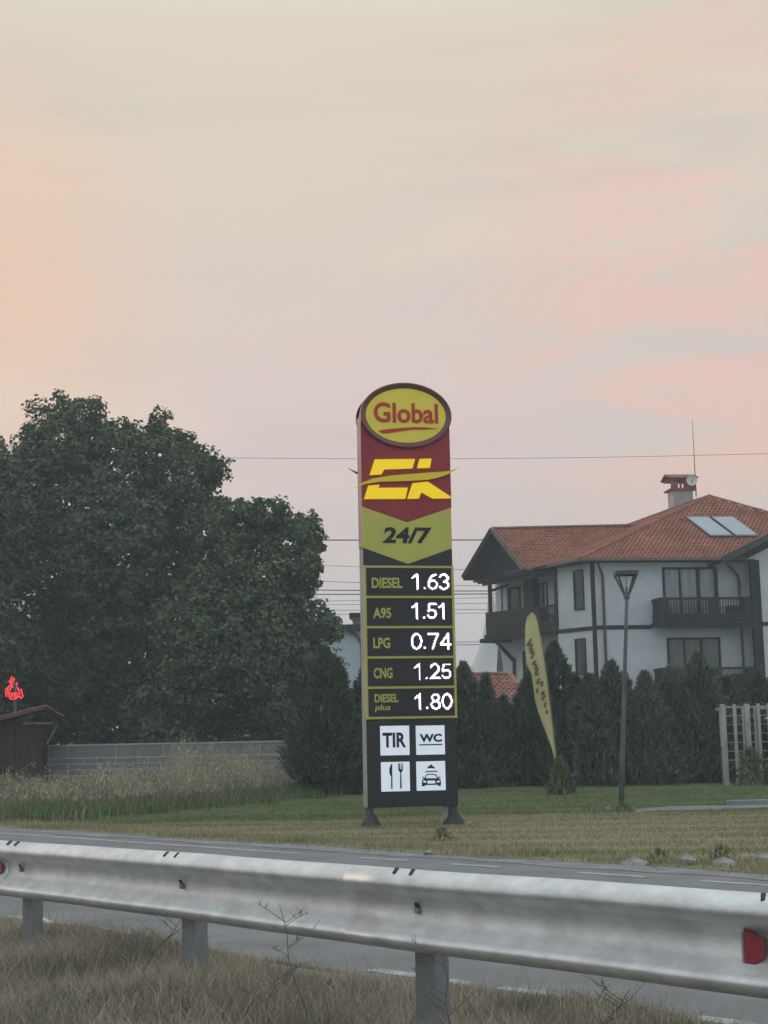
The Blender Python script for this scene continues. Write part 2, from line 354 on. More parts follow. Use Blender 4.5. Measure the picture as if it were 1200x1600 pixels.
WCLINE = (0.124, 0.473, 1.175, 1.193)
KNIFE = [(-0.293, 0.92), (-0.311, 0.905), (-0.331, 0.855), (-0.336, 0.795), (-0.322, 0.75), (-0.309, 0.735), (-0.313, 0.565), (-0.302, 0.552), (-0.291, 0.564), (-0.291, 0.734), (-0.29, 0.92)]
FORK = [(-0.198, 0.923), (-0.2, 0.832), (-0.188, 0.807), (-0.172, 0.787), (-0.178, 0.566), (-0.166, 0.551), (-0.153, 0.566), (-0.155, 0.786), (-0.14, 0.806), (-0.129, 0.831), (-0.127, 0.921), (-0.137, 0.921), (-0.141, 0.836), (-0.15, 0.836), (-0.15, 0.922), (-0.16, 0.922), (-0.164, 0.837), (-0.175, 0.837), (-0.177, 0.922)]
SPRAY = [(0.297, 0.902), (0.312, 0.881), (0.364, 0.838), (0.227, 0.841), (0.28, 0.882)]
DROPS = [(0.221, 0.803), (0.379, 0.804), (0.404, 0.783), (0.194, 0.783)]
CARBODY = [(0.197, 0.697), (0.407, 0.692), (0.438, 0.671), (0.441, 0.616), (0.436, 0.578), (0.399, 0.579), (0.394, 0.597), (0.2, 0.598), (0.194, 0.58), (0.154, 0.581), (0.151, 0.623), (0.16, 0.678)]
CARROOF = [(0.197, 0.697), (0.208, 0.732), (0.23, 0.756), (0.283, 0.761), (0.356, 0.755), (0.382, 0.732), (0.402, 0.693), (0.384, 0.693), (0.366, 0.727), (0.347, 0.741), (0.282, 0.747), (0.238, 0.742), (0.221, 0.726), (0.212, 0.697)]
CARGRILLE = (0.236, 0.353, 0.618, 0.66)
CARLAMP = [[(0.17, 0.665), (0.217, 0.657), (0.217, 0.637), (0.18, 0.631)], [(0.375, 0.648), (0.428, 0.662), (0.422, 0.637), (0.379, 0.626)]]
CARMIRROR = [[(0.151, 0.722), (0.171, 0.721), (0.197, 0.702), (0.192, 0.693), (0.171, 0.699)], [(0.44, 0.719), (0.424, 0.717), (0.397, 0.7), (0.403, 0.689), (0.423, 0.695)]]
FLAG_L = [(3.145, 3.917), (3.059, 3.822), (3.021, 3.684), (3.002, 3.518), (2.993, 3.27), (2.992, 3.049), (3.003, 2.801), (3.1, 2.58), (3.133, 2.333), (3.165, 2.059), (3.224, 1.786), (3.298, 1.567), (3.36, 1.376), (3.422, 1.185), (3.483, 0.995), (3.519, 0.833), (3.554, 0.67), (3.573, 0.455), (3.578, 0.213)]
FLAG_R = [(3.159, 3.917), (3.226, 3.86), (3.269, 3.734), (3.306, 3.512), (3.34, 3.291), (3.372, 3.042), (3.398, 2.821), (3.42, 2.601), (3.437, 2.382), (3.457, 2.163), (3.476, 1.944), (3.496, 1.726), (3.513, 1.509), (3.531, 1.264), (3.548, 1.048), (3.563, 0.859), (3.571, 0.616), (3.578, 0.374), (3.586, 0.213)]
FLAG_TXT = [[(3.126, 3.35), (3.032, 3.2), (3.144, 3.239), (3.076, 3.103)], [(3.147, 3.143), (3.088, 3.047), (3.177, 3.059), (3.111, 2.915)], [(3.206, 2.866), (3.136, 2.826), (3.23, 2.756), (3.172, 2.688)], [(3.256, 2.714), (3.177, 2.579), (3.271, 2.591)], [(3.276, 2.495), (3.203, 2.386), (3.342, 2.425), (3.316, 2.316)], [(3.241, 2.276), (3.198, 2.223), (3.224, 2.181)], [(3.376, 2.219), (3.3, 2.166), (3.392, 2.123), (3.316, 2.07), (3.361, 2.023)], [(3.409, 1.973), (3.367, 1.947), (3.383, 1.865)], [(3.43, 1.809), (3.388, 1.783), (3.423, 1.741)]]
LED = [[(-10.135, 3.039), (-10.102, 3.111), (-10.032, 3.046), (-10.04, 3.003), (-10.135, 3.039)], [(-10.177, 2.989), (-10.124, 2.928), (-10.056, 2.952), (-10.125, 2.996), (-10.177, 2.989)], [(-10.124, 2.902), (-10.2, 2.827), (-10.255, 2.793), (-10.253, 2.674), (-10.238, 2.579)], [(-10.081, 2.901), (-10.13, 2.791), (-10.171, 2.681), (-10.213, 2.639)], [(-10.183, 2.843), (-10.215, 2.741), (-10.188, 2.672)], [(-9.987, 2.942), (-9.943, 2.924), (-9.968, 2.865)], [(-9.95, 2.83), (-9.914, 2.753), (-9.879, 2.675)], [(-9.846, 2.777), (-9.818, 2.674), (-9.791, 2.58), (-9.837, 2.521), (-9.877, 2.581)], [(-10.162, 2.655), (-10.042, 2.67), (-9.913, 2.659), (-9.861, 2.632)], [(-10.162, 2.638), (-10.151, 2.552), (-10.116, 2.509), (-10.039, 2.507), (-9.945, 2.548), (-9.877, 2.573)], [(-10.11, 2.611), (-10.067, 2.636), (-10.074, 2.568), (-10.109, 2.577)], [(-10.032, 2.618), (-9.998, 2.635), (-10.005, 2.558), (-9.963, 2.583), (-9.981, 2.626)], [(-9.946, 2.582), (-9.903, 2.616)]]
WIRES = [((-4.114, 19.378), (5.918, 19.182)), ((-4.181, 14.063), (5.769, 13.87)), ((-4.199, 12.603), (5.71, 11.787)), ((-4.211, 11.605), (5.682, 10.792)), ((-4.22, 10.9), (5.678, 10.647)), ((-4.223, 10.652), (5.674, 10.482)), ((-4.228, 10.238), (5.667, 10.254)), ((-4.231, 10.031), (5.658, 9.924)), ((-4.235, 9.701), (5.647, 9.552)), ((-4.238, 9.454), (5.642, 9.346)), ((-4.261, 7.563), (5.588, 7.456)), ((-4.263, 7.42), (5.584, 7.293))]

# ------------------------------------------------------------------ ground and road
# the road runs along rd, the distance across it is s = 0.73 x + 0.683 y
def RS(r, s, z=0.0): return (0.683 * r + 0.73 * s, -0.73 * r + 0.683 * s, z)
def verge_z(s):
    s = np.asarray(s, dtype=float)
    return 0.17 * np.clip((5.62 - s) / 0.9, 0, 1) ** 0.8

g = MB(); g.add([(-220, -60, -0.02), (220, -60, -0.02), (220, 400, -0.02), (-220, 400, -0.02)], [(0, 1, 2, 3)])
tag(g.build('ground', 'far_ground'), kind='structure')
def sheet(name, m, outline, z):
    b = MB(); b.add([(p[0], p[1], z) for p in outline], [tuple(range(len(outline)))]); return tag(b.build(name, m), kind='structure')
sheet('road', 'asphalt', [RS(-60, 5.3), RS(40, 5.3), RS(40, 11.75), RS(-60, 11.75)], 0.0)
edge = [RS(-60, 11.50)] + [RS(r, 11.50 + 0.05 * math.sin(r * 2.1) + 0.04 * math.sin(r * 5.3)) for r in np.arange(-40, 20, 0.25)] + [RS(40, 11.5)]
edge2 = [RS(r, 12.05 + 0.10 * math.sin(r * 1.3 + 1) + 0.06 * math.sin(r * 4.1)) for r in np.arange(20, -40, -0.25)]
sheet('gravel_shoulder', 'asphalt_worn', edge + [RS(40, 12.05)] + edge2 + [RS(-60, 12.05)], 0.004)
# painted edge line: solid, then dashes past the turning lane, then solid again
pm_ = MB()
for r0, r1 in ((-60, -13.4), (-12.4, -11.6), (-11.0, -10.3), (-9.3, -8.5), (-7.9, 40)):
    pm_.add([RS(r0, 11.07, 0.003), RS(r1, 11.07, 0.003), RS(r1, 11.19, 0.003), RS(r0, 11.19, 0.003)], [(0, 1, 2, 3)])
tag(pm_.build('edge_line', 'worn_paint'), kind='structure')
nl = MB()
r = -14.0
while r < 3:
    L = random.uniform(0.25, 0.9); a, b = random.uniform(-.03, .03), random.uniform(-.03, .03)
    if random.random() < 0.72:
        nl.add([RS(r, 5.80 + a, 0.003), RS(r + L, 5.80 + b, 0.003), RS(r + L - .05, 5.90 + a, 0.003), RS(r + L * .5, 5.91 + b, 0.003), RS(r + .04, 5.89 + b, 0.003)], [(0, 1, 2, 3, 4)])
    r += L + random.uniform(0.0, 0.25)
tag(nl.build('near_edge_line', 'worn_paint'), kind='structure')

# verge on this side of the road: a low bank carrying the guardrail
vs_, fs = [], []
ss = np.concatenate([np.linspace(-6, 4.4, 40), np.linspace(4.6, 5.62, 9)]); rr_ = np.linspace(-40, 20, 301)
for i, q in enumerate(rr_):
    for j, s_ in enumerate(ss):
        n_ = 0.03 * math.sin(q * 1.7 + s_ * 3) + 0.02 * math.sin(q * 4.3) if 0 < j < len(ss) - 1 else 0
        se = s_ + (0.10 * math.sin(q * 2.3) + 0.07 * math.sin(q * 5.9 + 1) if j == len(ss) - 1 else 0)
        vs_.append(RS(q, se, float(verge_z(s_)) + n_ * (s_ < 5.4) + 0.004))
k = len(ss)
fs = [(i * k + j, i * k + j + 1, (i + 1) * k + j + 1, (i + 1) * k + j) for i in range(len(rr_) - 1) for j in range(k - 1)]
tag(MB().add(vs_, fs).build('verge', 'soil', smooth=True), kind='structure')
# field edge beyond the road: mown dry strip, then greener lawn
far = [RS(q, 11.98 + 0.08 * math.sin(q * 1.3 + 1)) for q in np.arange(-22.5, 20, 0.5)] + [RS(40, 12.0), (60, 24.4)]
bound = [(x, 24.35 + 0.25 * math.sin(x * 0.7) + 0.12 * math.sin(x * 1.9)) for x in np.arange(30, -5.2, -0.5)]
sheet('dry_strip', 'drygrass_soil', far + bound + [(-5.6, 24.6)], 0.008)
sheet('lawn', 'lawn_soil', [(x, y) for x, y in bound[::-1]] + [(30, 38.5), (-1.0, 38.5), (-1.3, 33.2), (-1.9, 31.6), (-3.7, 28.2), (-5.1, 25.2)], 0.014)
sheet('weed_bed', 'lawn_soil', [(-5.6, 24.5), (-5.0, 25.2), (-3.7, 28.2), (-1.9, 31.6), (-1.3, 33.2), (-1.0, 40), (-22, 46)] + [RS(q, 12.0) for q in np.arange(-48, -22.6, 1.0)], 0.011)
sheet('gravel_yard', 'asphalt_worn', [(-1.0, 38.6), (40, 38.6), (40, 60), (-1.0, 60)], 0.010)

def frustum(P, pad=0.6): return P[np.abs(P[:, 0]) < 0.27 * P[:, 1] + pad]
def scatter(n, fr_, to):
    return rng.uniform(fr_, to, (n, 2))
# near verge grass
q = scatter(1900000, (-14, 1.2), (3.6, 5.72)); s_ = q[:, 1]
keep = rng.random(len(q)) < np.clip((5.72 - s_) / 0.6, 0.03, 1)
q = q[keep]; x = 0.683 * q[:, 0] + 0.73 * q[:, 1]; y = -0.73 * q[:, 0] + 0.683 * q[:, 1]
P = np.stack([x, y, verge_z(q[:, 1]) + (0.03 * np.sin(q[:, 0] * 1.7 + q[:, 1] * 3) + 0.02 * np.sin(q[:, 0] * 4.3)) * (q[:, 1] < 5.3)], 1)
m_ = (np.abs(P[:, 0]) < 0.275 * P[:, 1] + 0.15) & (P[:, 1] > 4.2); P = P[m_]
cl = 0.5 + 0.5 * np.sin(P[:, 0] * 3.1 + 1.3 * np.sin(P[:, 1] * 2.2)) * np.sin(P[:, 1] * 2.7 + P[:, 0])
keep = rng.random(len(P)) < 0.6 + 0.4 * cl; P = P[keep]; cl = cl[keep]
H = np.clip(rng.exponential(0.026, len(P)) + 0.010, 0, 0.13) * (0.7 + 0.7 * cl)
H *= 1 - 0.68 * np.clip((0.73 * P[:, 0] + 0.683 * P[:, 1] - 4.3) / 1.1, 0, 1); print('verge', len(P))
o = blades('grass', P, H, rng.uniform(0.0016, 0.0036, len(P)), 'verge_blade', 1.1); tag(o, 'dry brown grass on the near verge under the guardrail', 'grass', kind='stuff')
sel = rng.random(len(P)) < 0.012 * np.clip((5.3 - 0.73 * P[:, 0] - 0.683 * P[:, 1]) / 0.6, 0, 1); Ps = P[sel]
st = blades('dead_stems', Ps, rng.uniform(0.06, 0.20, len(Ps)), rng.uniform(0.002, 0.004, len(Ps)), 'plume', 0.8, parent=o); st['kind'] = 'stuff'
# mown dry strip
q = np.stack([rng.uniform(-9, 9, 420000), rng.uniform(13, 27, 420000)], 1)
s_ = 0.73 * q[:, 0] + 0.683 * q[:, 1]
b_ = 24.35 + 0.25 * np.sin(q[:, 0] * 0.7) + 0.12 * np.sin(q[:, 0] * 1.9)
edge_ = 12.0 + 0.10 * np.sin(1.3 * (0.683 * q[:, 0] - 0.73 * q[:, 1]) + 1) + rng.normal(0, 0.10, len(q))
q = q[(s_ > edge_) & (q[:, 1] < b_ + rng.normal(0, .12, len(q)))]
P = frustum(np.stack([q[:, 0], q[:, 1], np.zeros(len(q))], 1)); print('dry', len(P))
sP = 0.73 * P[:, 0] + 0.683 * P[:, 1]
H = rng.uniform(0.02, 0.07, len(P)) * (1 + 0.9 * np.exp(-((sP - 12.2) / 0.5) ** 2)) * (0.75 + 0.35 * np.sin(P[:, 1] * 5.0 + 0.4 * P[:, 0]))
o = blades('grass', P, H, rng.uniform(0.005, 0.011, len(P)), 'dry_blade', 0.8); tag(o, 'yellowish mown grass strip between road and lawn', 'grass', kind='stuff')
# lawn
q = np.stack([rng.uniform(-6, 11, 420000), rng.uniform(23.8, 37.5, 420000)], 1)
b_ = 24.35 + 0.25 * np.sin(q[:, 0] * 0.7) + 0.12 * np.sin(q[:, 0] * 1.9)
q = q[(q[:, 1] > b_ + rng.normal(0, .1, len(q))) & (q[:, 1] < 25.2 + (q[:, 0] + 5.1) * 2.02) & ~((q[:, 0] > 3.95) & (q[:, 1] > 24.55) & (q[:, 1] < 25.3 + np.clip(q[:, 0] - 3.9, 0, 1) * 1.08))]
P = frustum(np.stack([q[:, 0], q[:, 1], np.full(len(q), .01)], 1)); print('lawn', len(P))
H = rng.uniform(0.025, 0.075, len(P)) * (0.75 + 0.4 * np.sin(P[:, 1] * 3.3 + 0.3 * P[:, 0]))
o = blades('grass', P, H, rng.uniform(0.008, 0.016, len(P)), 'lawn_blade', 0.7); tag(o, 'green lawn grass around the lamp and the flag', 'grass', kind='stuff')
# tall weeds in front of the block wall
n = 26000
q = np.stack([rng.uniform(-12, -0.9, n), rng.uniform(24.6, 38, n)], 1)
lim = np.where(q[:, 0] < -5.1, 24.9, 25.2 + (q[:, 0] + 5.1) * 2.02)
q = q[(q[:, 1] > lim + rng.normal(0, .2, len(q))) & (np.abs(q[:, 0]) < .28 * q[:, 1] + .5)]
depth = q[:, 1] - np.where(q[:, 0] < -5.1, 24.9, 25.2 + (q[:, 0] + 5.1) * 2.02)
bump_ = 0.5 + 0.5 * np.sin(q[:, 0] * 1.15 + 0.9) * np.cos(q[:, 1] * 0.7)
Hh = np.clip(0.10 + 0.11 * depth, 0.1, 0.40) + 0.45 * np.exp(-((q[:, 0] + 3.9) / 1.7) ** 2) * np.clip(depth / 2, 0, 1) * (0.6 + 0.6 * bump_) + 0.22 * bump_ * np.clip(depth, 0, 1)
Hh *= rng.uniform(0.45, 1.2, len(q)) * np.clip(0.85 + 0.45 * np.sin(q[:, 0] * 3.3 + 1.7 * np.sin(q[:, 1] * 1.9)) * np.sin(q[:, 1] * 2.3 + q[:, 0] * 1.1), 0.35, 1.4); P = np.stack([q[:, 0], q[:, 1], np.zeros(len(q))], 1)
o = blades('weeds', P, Hh, rng.uniform(0.006, 0.014, len(P)), 'weed', 0.35); tag(o, 'tall pale weeds with feathery seed heads before the block wall', 'weeds', kind='stuff')
sel = (Hh > 0.36) & (rng.random(len(P)) < 0.14 + 0.95 * np.exp(-((P[:, 0] + 3.9) / 1.6) ** 2) * (0.5 + 0.5 * np.sin(P[:, 0] * 4.1 + P[:, 1]))); Pt = P[sel]; Ht = Hh[sel]
rep = 10; T = np.repeat(Pt, rep, 0); hh = np.repeat(Ht, rep)
T = T + rng.normal(0, 0.035, T.shape); T[:, 2] = hh * rng.uniform(0.76, 1.06, len(T))
blades('seed_head', T, rng.uniform(0.03, 0.07, len(T)), rng.uniform(0.010, 0.020, len(T)), 'plume', 0.9)['kind'] = 'stuff'
bpy.data.objects['seed_head'].parent = o
q2 = P[rng.random(len(P)) < 0.8].copy(); q2[:, :2] += rng.normal(0, .12, (len(q2), 2))
q2 = np.concatenate([q2, q2 + rng.normal(0, .15, q2.shape) * [1, 1, 0]])
q2[:, 2] = 0
gl = blades('leafy_undergrowth', q2, rng.uniform(0.10, 0.34, len(q2)), rng.uniform(0.012, 0.03, len(q2)), 'weed_green', 0.6, parent=o); gl['kind'] = 'stuff'

# drive on the right with its kerb stones
pth = sheet('path', 'asphalt', [(3.9, 24.62), (30, 24.45), (30, 26.4), (4.9, 26.35), (3.9, 25.3)], 0.020)
for i in range(11):
    b = MB(); x0 = 4.15 + i * 0.62
    b.box(x0, x0 + 0.59, 24.50 - 0.004 * i, 24.62 - 0.004 * i, -0.02, 0.055 + random.uniform(-.008, .008)); b.build('kerb_stone', 'kerb', pth, bevel=0.01)
for i in range(6):
    b = MB(); x0 = 5.9 + i * 0.82
    b.box(x0, x0 + 0.79, 26.32, 26.46, -0.02, 0.11 + random.uniform(-.01, .01)); b.build('kerb_stone', 'kerb', pth, bevel=0.012)

# ------------------------------------------------------------------ guest house on the right
C0 = Vector((8.56, 61.0, 0)); _a = R(7)
FT = Vector((math.cos(_a), math.sin(_a), 0)); FN = Vector((math.sin(_a), -math.cos(_a), 0))     # front: along, outwards
ST = Vector((-0.58, 0.815, 0)).normalized(); SN = Vector((-0.815, -0.58, 0)).normalized()      # left side: along, outwards
def Fq(u, o, z): return C0 + FT * u + FN * o + Vector((0, 0, z))
def Sq(v, o, z): return C0 + ST * v + SN * o + Vector((0, 0, z))
def wb(b, fr, a0, a1, o0, o1, z0, z1):
    return b.hexa([fr(a0, o0, z0), fr(a1, o0, z0), fr(a1, o1, z0), fr(a0, o1, z0), fr(a0, o0, z1), fr(a1, o0, z1), fr(a1, o1, z1), fr(a0, o1, z1)])
HS = thing('guest_house', C0, 'three storey white guest house with dark timber balconies and a red tiled roof', 'house')
HO = C0
def hb(name, m, parent=None, **k): return lambda b: b.build(name, m, parent or HS, org=HO, **k)

foot = [Fq(0, 0, 0), Fq(6.62, 0, 0), Fq(6.62, 1.1, 0), Fq(12.6, 1.1, 0), Fq(12.6, -9, 0), Vector((9.5, 71, 0)), Sq(7.73, -1.2, 0), Sq(2.2, -1.2, 0), Sq(2.2, 0, 0)]
MB().prism([(p.x, p.y) for p in foot], -0.1, 8.34).build('wall', 'plaster', HS, org=HO)
# roofs
E0 = Fq(-0.62, 0.62, 8.40); FRc = Fq(14.2, 0.62, 8.40); BRc = Fq(13.2, -10.6, 8.40); BLc = Vector((4.6, 67.0, 8.40)); AP = Fq(6.85, -4.7, 11.86)
dz = Vector((0, 0, 0.10))
def roof_solid(polys, name='roof'):
    b = MB()
    for p in polys: b.add(p, [tuple(range(len(p)))])
    return b.build(name, 'tile_old', HS, org=HO)
b = MB(); ring = [E0, FRc, BRc, BLc]
b.add([p - dz for p in ring] + ring + [AP], [(3, 2, 1, 0), (0, 1, 5, 4), (1, 2, 6, 5), (2, 3, 7, 6), (3, 0, 4, 7), (4, 5, 8), (5, 6, 8), (6, 7, 8), (7, 4, 8)])
RF = b.build('roof', 'wood', HS, org=HO)
def tiles(poly, up_hint, parent, tw=0.19, course=0.165, lift=0.010, m='tile', name='roof_tiles'):
    """barrel tiles laid in courses over a flat roof face, clipped to its outline"""
    P0 = poly[0]; nrm = (poly[1] - P0).cross(poly[2] - P0).normalized()
    if nrm.z < 0: nrm = -nrm
    eh = Vector((0, 0, 1)).cross(nrm).normalized(); es = nrm.cross(eh).normalized()
    if es.z < 0: es = -es; eh = -eh
    q = [((p - P0).dot(eh), (p - P0).dot(es)) for p in poly]
    def inside(x, y):
        c = False
        for i in range(len(q)):
            (x1, y1), (x2, y2) = q[i], q[i - 1]
            if (y1 > y) != (y2 > y) and x < (x2 - x1) * (y - y1) / (y2 - y1) + x1: c = not c
        return c
    b = MB(); y0 = min(p[1] for p in q); y1 = max(p[1] for p in q); x0 = min(p[0] for p in q); x1 = max(p[0] for p in q)
    row = 0; y = y0
    while y < y1:
        x = x0 + (0.5 * tw if row % 2 else 0)
        while x < x1:
            if inside(x + tw / 2, y + course * .55):
                j = random.uniform(-.006, .006); k_ = random.uniform(-.010, .010)
                v = []
                for yy, h in ((y - 0.02, lift + .030), (y + course * 1.04, lift + .006)):
                    for t in (0, .22, .5, .78, 1):
                        v.append(P0 + eh * (x + t * tw * 1.0 + j) + es * (yy + k_) + nrm * (h + .034 * math.sin(math.pi * t)))
                for t in (0, .5, 1):
                    v.append(P0 + eh * (x + t * tw + j) + es * (y - 0.02 + k_) + nrm * (lift + .0 + .02 * math.sin(math.pi * t)))
                b.add(v, [(0, 1, 6, 5), (1, 2, 7, 6), (2, 3, 8, 7), (3, 4, 9, 8), (0, 10, 11, 2, 1), (2, 11, 12, 4, 3)])
            x += tw
        y += course; row += 1
    o = b.build(name, m, parent, org=HO); o['kind'] = 'stuff'; return o
def ridge(a, bb, parent, m='tile', r=0.10, step=0.36):
    b = MB(); d = bb - a; n = int(d.length / step); d.normalize(); side = d.cross(Vector((0, 0, 1))).normalized(); up = side.cross(d)
    for i in range(n):
        p = a + d * (i * step); v = []
        for s_, rr in ((-.02, r * 1.12), (step * 1.08, r * .94)):
            for t in range(6):
                an = math.pi * t / 5; v.append(p + d * s_ + side * math.cos(an) * rr + up * (math.sin(an) * rr * .8 + .03))
        b.add(v, [(t, t + 1, 7 + t, 6 + t) for t in range(5)] + [(0, 1, 2, 3, 4, 5)])
    o = b.build('ridge_tiles', m, parent, org=HO); o['kind'] = 'stuff'; return o
tiles([E0, FRc, AP], None, RF); tiles([BLc, E0, AP], None, RF)
ridge(E0, AP, RF); ridge(AP, FRc, RF); ridge(BLc, AP, RF)
b = MB(); b.beam(E0 + FN * .04 - dz * .3, FRc + FN * .04 - dz * .3, .09, .10); b.beam(E0 + SN * .04 - dz * .3, E0 + (BLc - E0) * .32 + SN * .04 - dz * .3, .09, .10)
b.build('gutter', 'wood_grey', HS, org=HO)
# cross wing with its steep gable over the corner balcony
GL = Vector((3.54, 66.8, 8.40)); GRt = Vector((5.99, 63.62, 8.40)); GA = Vector((4.80, 65.25, 10.38)); RE = Vector((11.6, 65.3, 10.40)); GV = GRt + (RE - GA) * 0.5; GLb = Vector((10, 67.2, 8.40))
th_ = Vector((0, 0, -0.13))
b = MB(); top = [GL, GA, GRt, GV, RE, GLb]
b.add(top + [p + th_ for p in top], [(1, 2, 3, 4), (0, 1, 4, 5), (7, 10, 9, 8), (6, 11, 10, 7), (0, 6, 7, 1), (1, 7, 8, 2), (2, 8, 9, 3), (3, 9, 10, 4), (4, 10, 11, 5), (5, 11, 6, 0)])
WR = b.build('wing_roof', 'wood', HS, org=HO)
tiles([GRt, GV, RE, GA], None, WR); ridge(GA, RE, WR)
b = MB(); b.beam(GRt + SN * .05, GA + SN * .05, .05, .20); b.build('barge_board', 'wood_grey', WR, org=HO)
b = MB(); b.beam(GL + SN * .05, GA + SN * .05, .05, .20); b.build('barge_board', 'wood', WR, org=HO)
b = MB(); b.beam(GRt + Vector((.02, -.05, -.02)), GV + Vector((-1.0, -.05, -.02)), .09, .10); b.build('gutter', 'wood_grey', WR, org=HO)
# boarded gable, every board a strip of its own
gp = [Sq(3.75, 0.02, 8.36), Sq(7.5, 0.02, 8.36), Sq(5.65, 0.02, 10.15)]
nb = 13
for i in range(nb):
    v0 = 3.75 + i * (7.5 - 3.75) / nb; v1 = v0 + 3.75 / nb - .012
    hz = lambda v: 8.36 + 1.79 * (1 - abs(v - 5.65) / 1.9)
    z0, z1 = max(8.30, hz(v0)), max(8.30, hz(v1)); o_ = .02 + random.uniform(-.004, .004)
    MB().hexa([Sq(v0, o_ - .04, 8.12), Sq(v1, o_ - .04, 8.12), Sq(v1, o_, 8.12), Sq(v0, o_, 8.12), Sq(v0, o_ - .04, z0), Sq(v1, o_ - .04, z1), Sq(v1, o_, z1), Sq(v0, o_, z0)]).build('gable_board', 'wood', HS, org=HO)
b = MB(); wb(b, Sq, 2.2, 7.55, -1.25, 0.25, 8.20, 8.275); b.build('wing_soffit', 'wood', HS, org=HO)
b = MB(); wb(b, Sq, 2.1, 7.1, -.06, .08, 8.02, 8.198); b.build('wing_beam', 'wood', HS, org=HO)
# right wing gable roof, cut by the edge of the picture
ka, kb, kc = Fq(5.0, 1.75, 8.22), Fq(9.6, 1.75, 10.36), Fq(14.2, 1.75, 8.22); bk = FN * -5.2
b = MB(); top = [ka, kb, kc, kc + bk, kb + bk, ka + bk]
b.add(top + [p + th_ * 1.2 for p in top], [(0, 1, 4, 5), (1, 2, 3, 4), (6, 11, 10, 7), (7, 10, 9, 8), (0, 6, 7, 1), (1, 7, 8, 2), (2, 8, 9, 3), (3, 9, 10, 4), (4, 10, 11, 5), (5, 11, 6, 0)])
KR = b.build('porch_roof', 'wood', HS, org=HO); tiles([ka, kb, kb + bk, ka + bk], None, KR)
b = MB(); b.beam(ka + FN * .03 + th_ * .2, kb + FN * .03 + th_ * .2, .06, .26); b.build('barge_board', 'green_board', KR, org=HO)
b = MB(); b.beam(kc + FN * .03 + th_ * .2, kb + FN * .03 + th_ * .2, .06, .26); b.build('barge_board', 'green_board', KR, org=HO)
MB().add([Fq(6.3, 1.08, 8.3), Fq(12.9, 1.08, 8.3), Fq(9.6, 1.08, 9.95), Fq(6.3, .9, 8.3), Fq(12.9, .9, 8.3), Fq(9.6, .9, 9.95)], [(0, 1, 2), (5, 4, 3), (0, 3, 4, 1), (1, 4, 5, 2), (2, 5, 3, 0)]).build('gable_wall', 'plaster', HS, org=HO)
# timber bands, posts, pipes
b = MB(); wb(b, Fq, -.02, 2.44, 0.003, .045, 5.54, 5.70); b.build('floor_band', 'wood', HS, org=HO)
b = MB(); wb(b, Sq, -.02, 2.14, 0.003, .045, 5.52, 5.68); b.build('floor_band', 'wood', HS, org=HO)
b = MB(); wb(b, Fq, 6.80, 12.6, 1.103, 1.145, 5.54, 5.70); b.build('floor_band', 'wood', HS, org=HO)
b = MB(); wb(b, Fq, -.06, .10, -.06, .07, 0, 8.30); b.build('corner_post', 'wood', HS, org=HO)
b = MB(); wb(b, Sq, 2.14, 2.30, -.10, .06, 5.75, 8.30); b.build('corner_post', 'wood', HS, org=HO)
b = MB(); wb(b, Fq, 6.40, 6.78, 0.9, 1.16, 0, 8.25); b.build('corner_pillar', 'wood', HS, org=HO)
MB().tube([Fq(.10, .60, 8.34), Fq(.14, .55, 8.20), Fq(.42, .12, 7.75), Fq(.43, .10, 7.5), Fq(.43, .10, 0)], .055, 8).build('downpipe', 'wood_red', HS, org=HO)
MB().tube([Fq(5.6, .58, 8.28), Fq(5.65, .5, 8.18), Fq(6.2, .15, 7.75), Fq(6.26, .12, 7.5), Fq(6.26, .12, 0)], .055, 8).build('downpipe', 'wood_red', HS, org=HO)
# windows: frame with panes
def window(fr, a0, a1, z0, z1, o, bars, pane='pane', m='wood', fw=.08, name='window'):
    b = MB(); F_ = lambda x0, x1, zz0, zz1, d=.05: wb(b, fr, x0, x1, o - .02, o + d, zz0, zz1)
    F_(a0, a0 + fw, z0, z1); F_(a1 - fw, a1, z0, z1); F_(a0 + fw, a1 - fw, z1 - fw, z1); F_(a0 + fw, a1 - fw, z0, z0 + fw)
    for c_, w_ in bars: F_(c_ - w_ / 2, c_ + w_ / 2, z0 + fw, z1 - fw, .055)
    w = b.build(name, m, HS, org=HO)
    xs = [a0 + fw] + [x for c_, w_ in bars for x in (c_ - w_ / 2, c_ + w_ / 2)] + [a1 - fw]
    for i in range(0, len(xs), 2):
        p = MB(); wb(p, fr, xs[i], xs[i + 1], o - .02, o + .012 + .002 * (i % 3), z0 + fw, z1 - fw); p.build('pane', pane, w, org=HO)
    return w
window(Fq, 3.00, 5.37, 5.78, 8.10, 0, [(3.74, .09), (4.52, .16)], fw=.10)
b = MB(); wb(b, Fq, 5.20, 5.36, .056, .075, 5.78, 8.06); b.build('shutter', 'wood', HS, org=HO)
window(Fq, 3.06, 5.34, 2.95, 5.16, 0, [(3.80, .08), (4.52, .10)], 'pane_dim', fw=.09)
window(Fq, 3.06, 5.34, .35, 2.3, 0, [(3.80, .08), (4.52, .10)], 'pane_dim', fw=.09)
window(Sq, .50, 1.10, 6.40, 8.08, 0, [], 'pane_dark', fw=.07); window(Sq, .52, 1.16, 3.7, 5.22, 0, [], 'pane_dark', fw=.07)
window(Sq, 5.98, 6.74, 5.85, 7.95, -1.2, [], 'pane_dark', fw=.10, name='balcony_door')
window(Sq, 5.66, 5.96, 6.3, 7.95, -1.2, [], 'pane', fw=.03)
b = MB(); wb(b, Sq, 4.72, 5.36, -1.2, -.9, 5.8, 8.19); b.build('timber_pier', 'wood', HS, org=HO)
window(Sq, 4.10, 4.70, 5.85, 7.95, -1.2, [(4.38, .07)], 'pane', fw=.07)
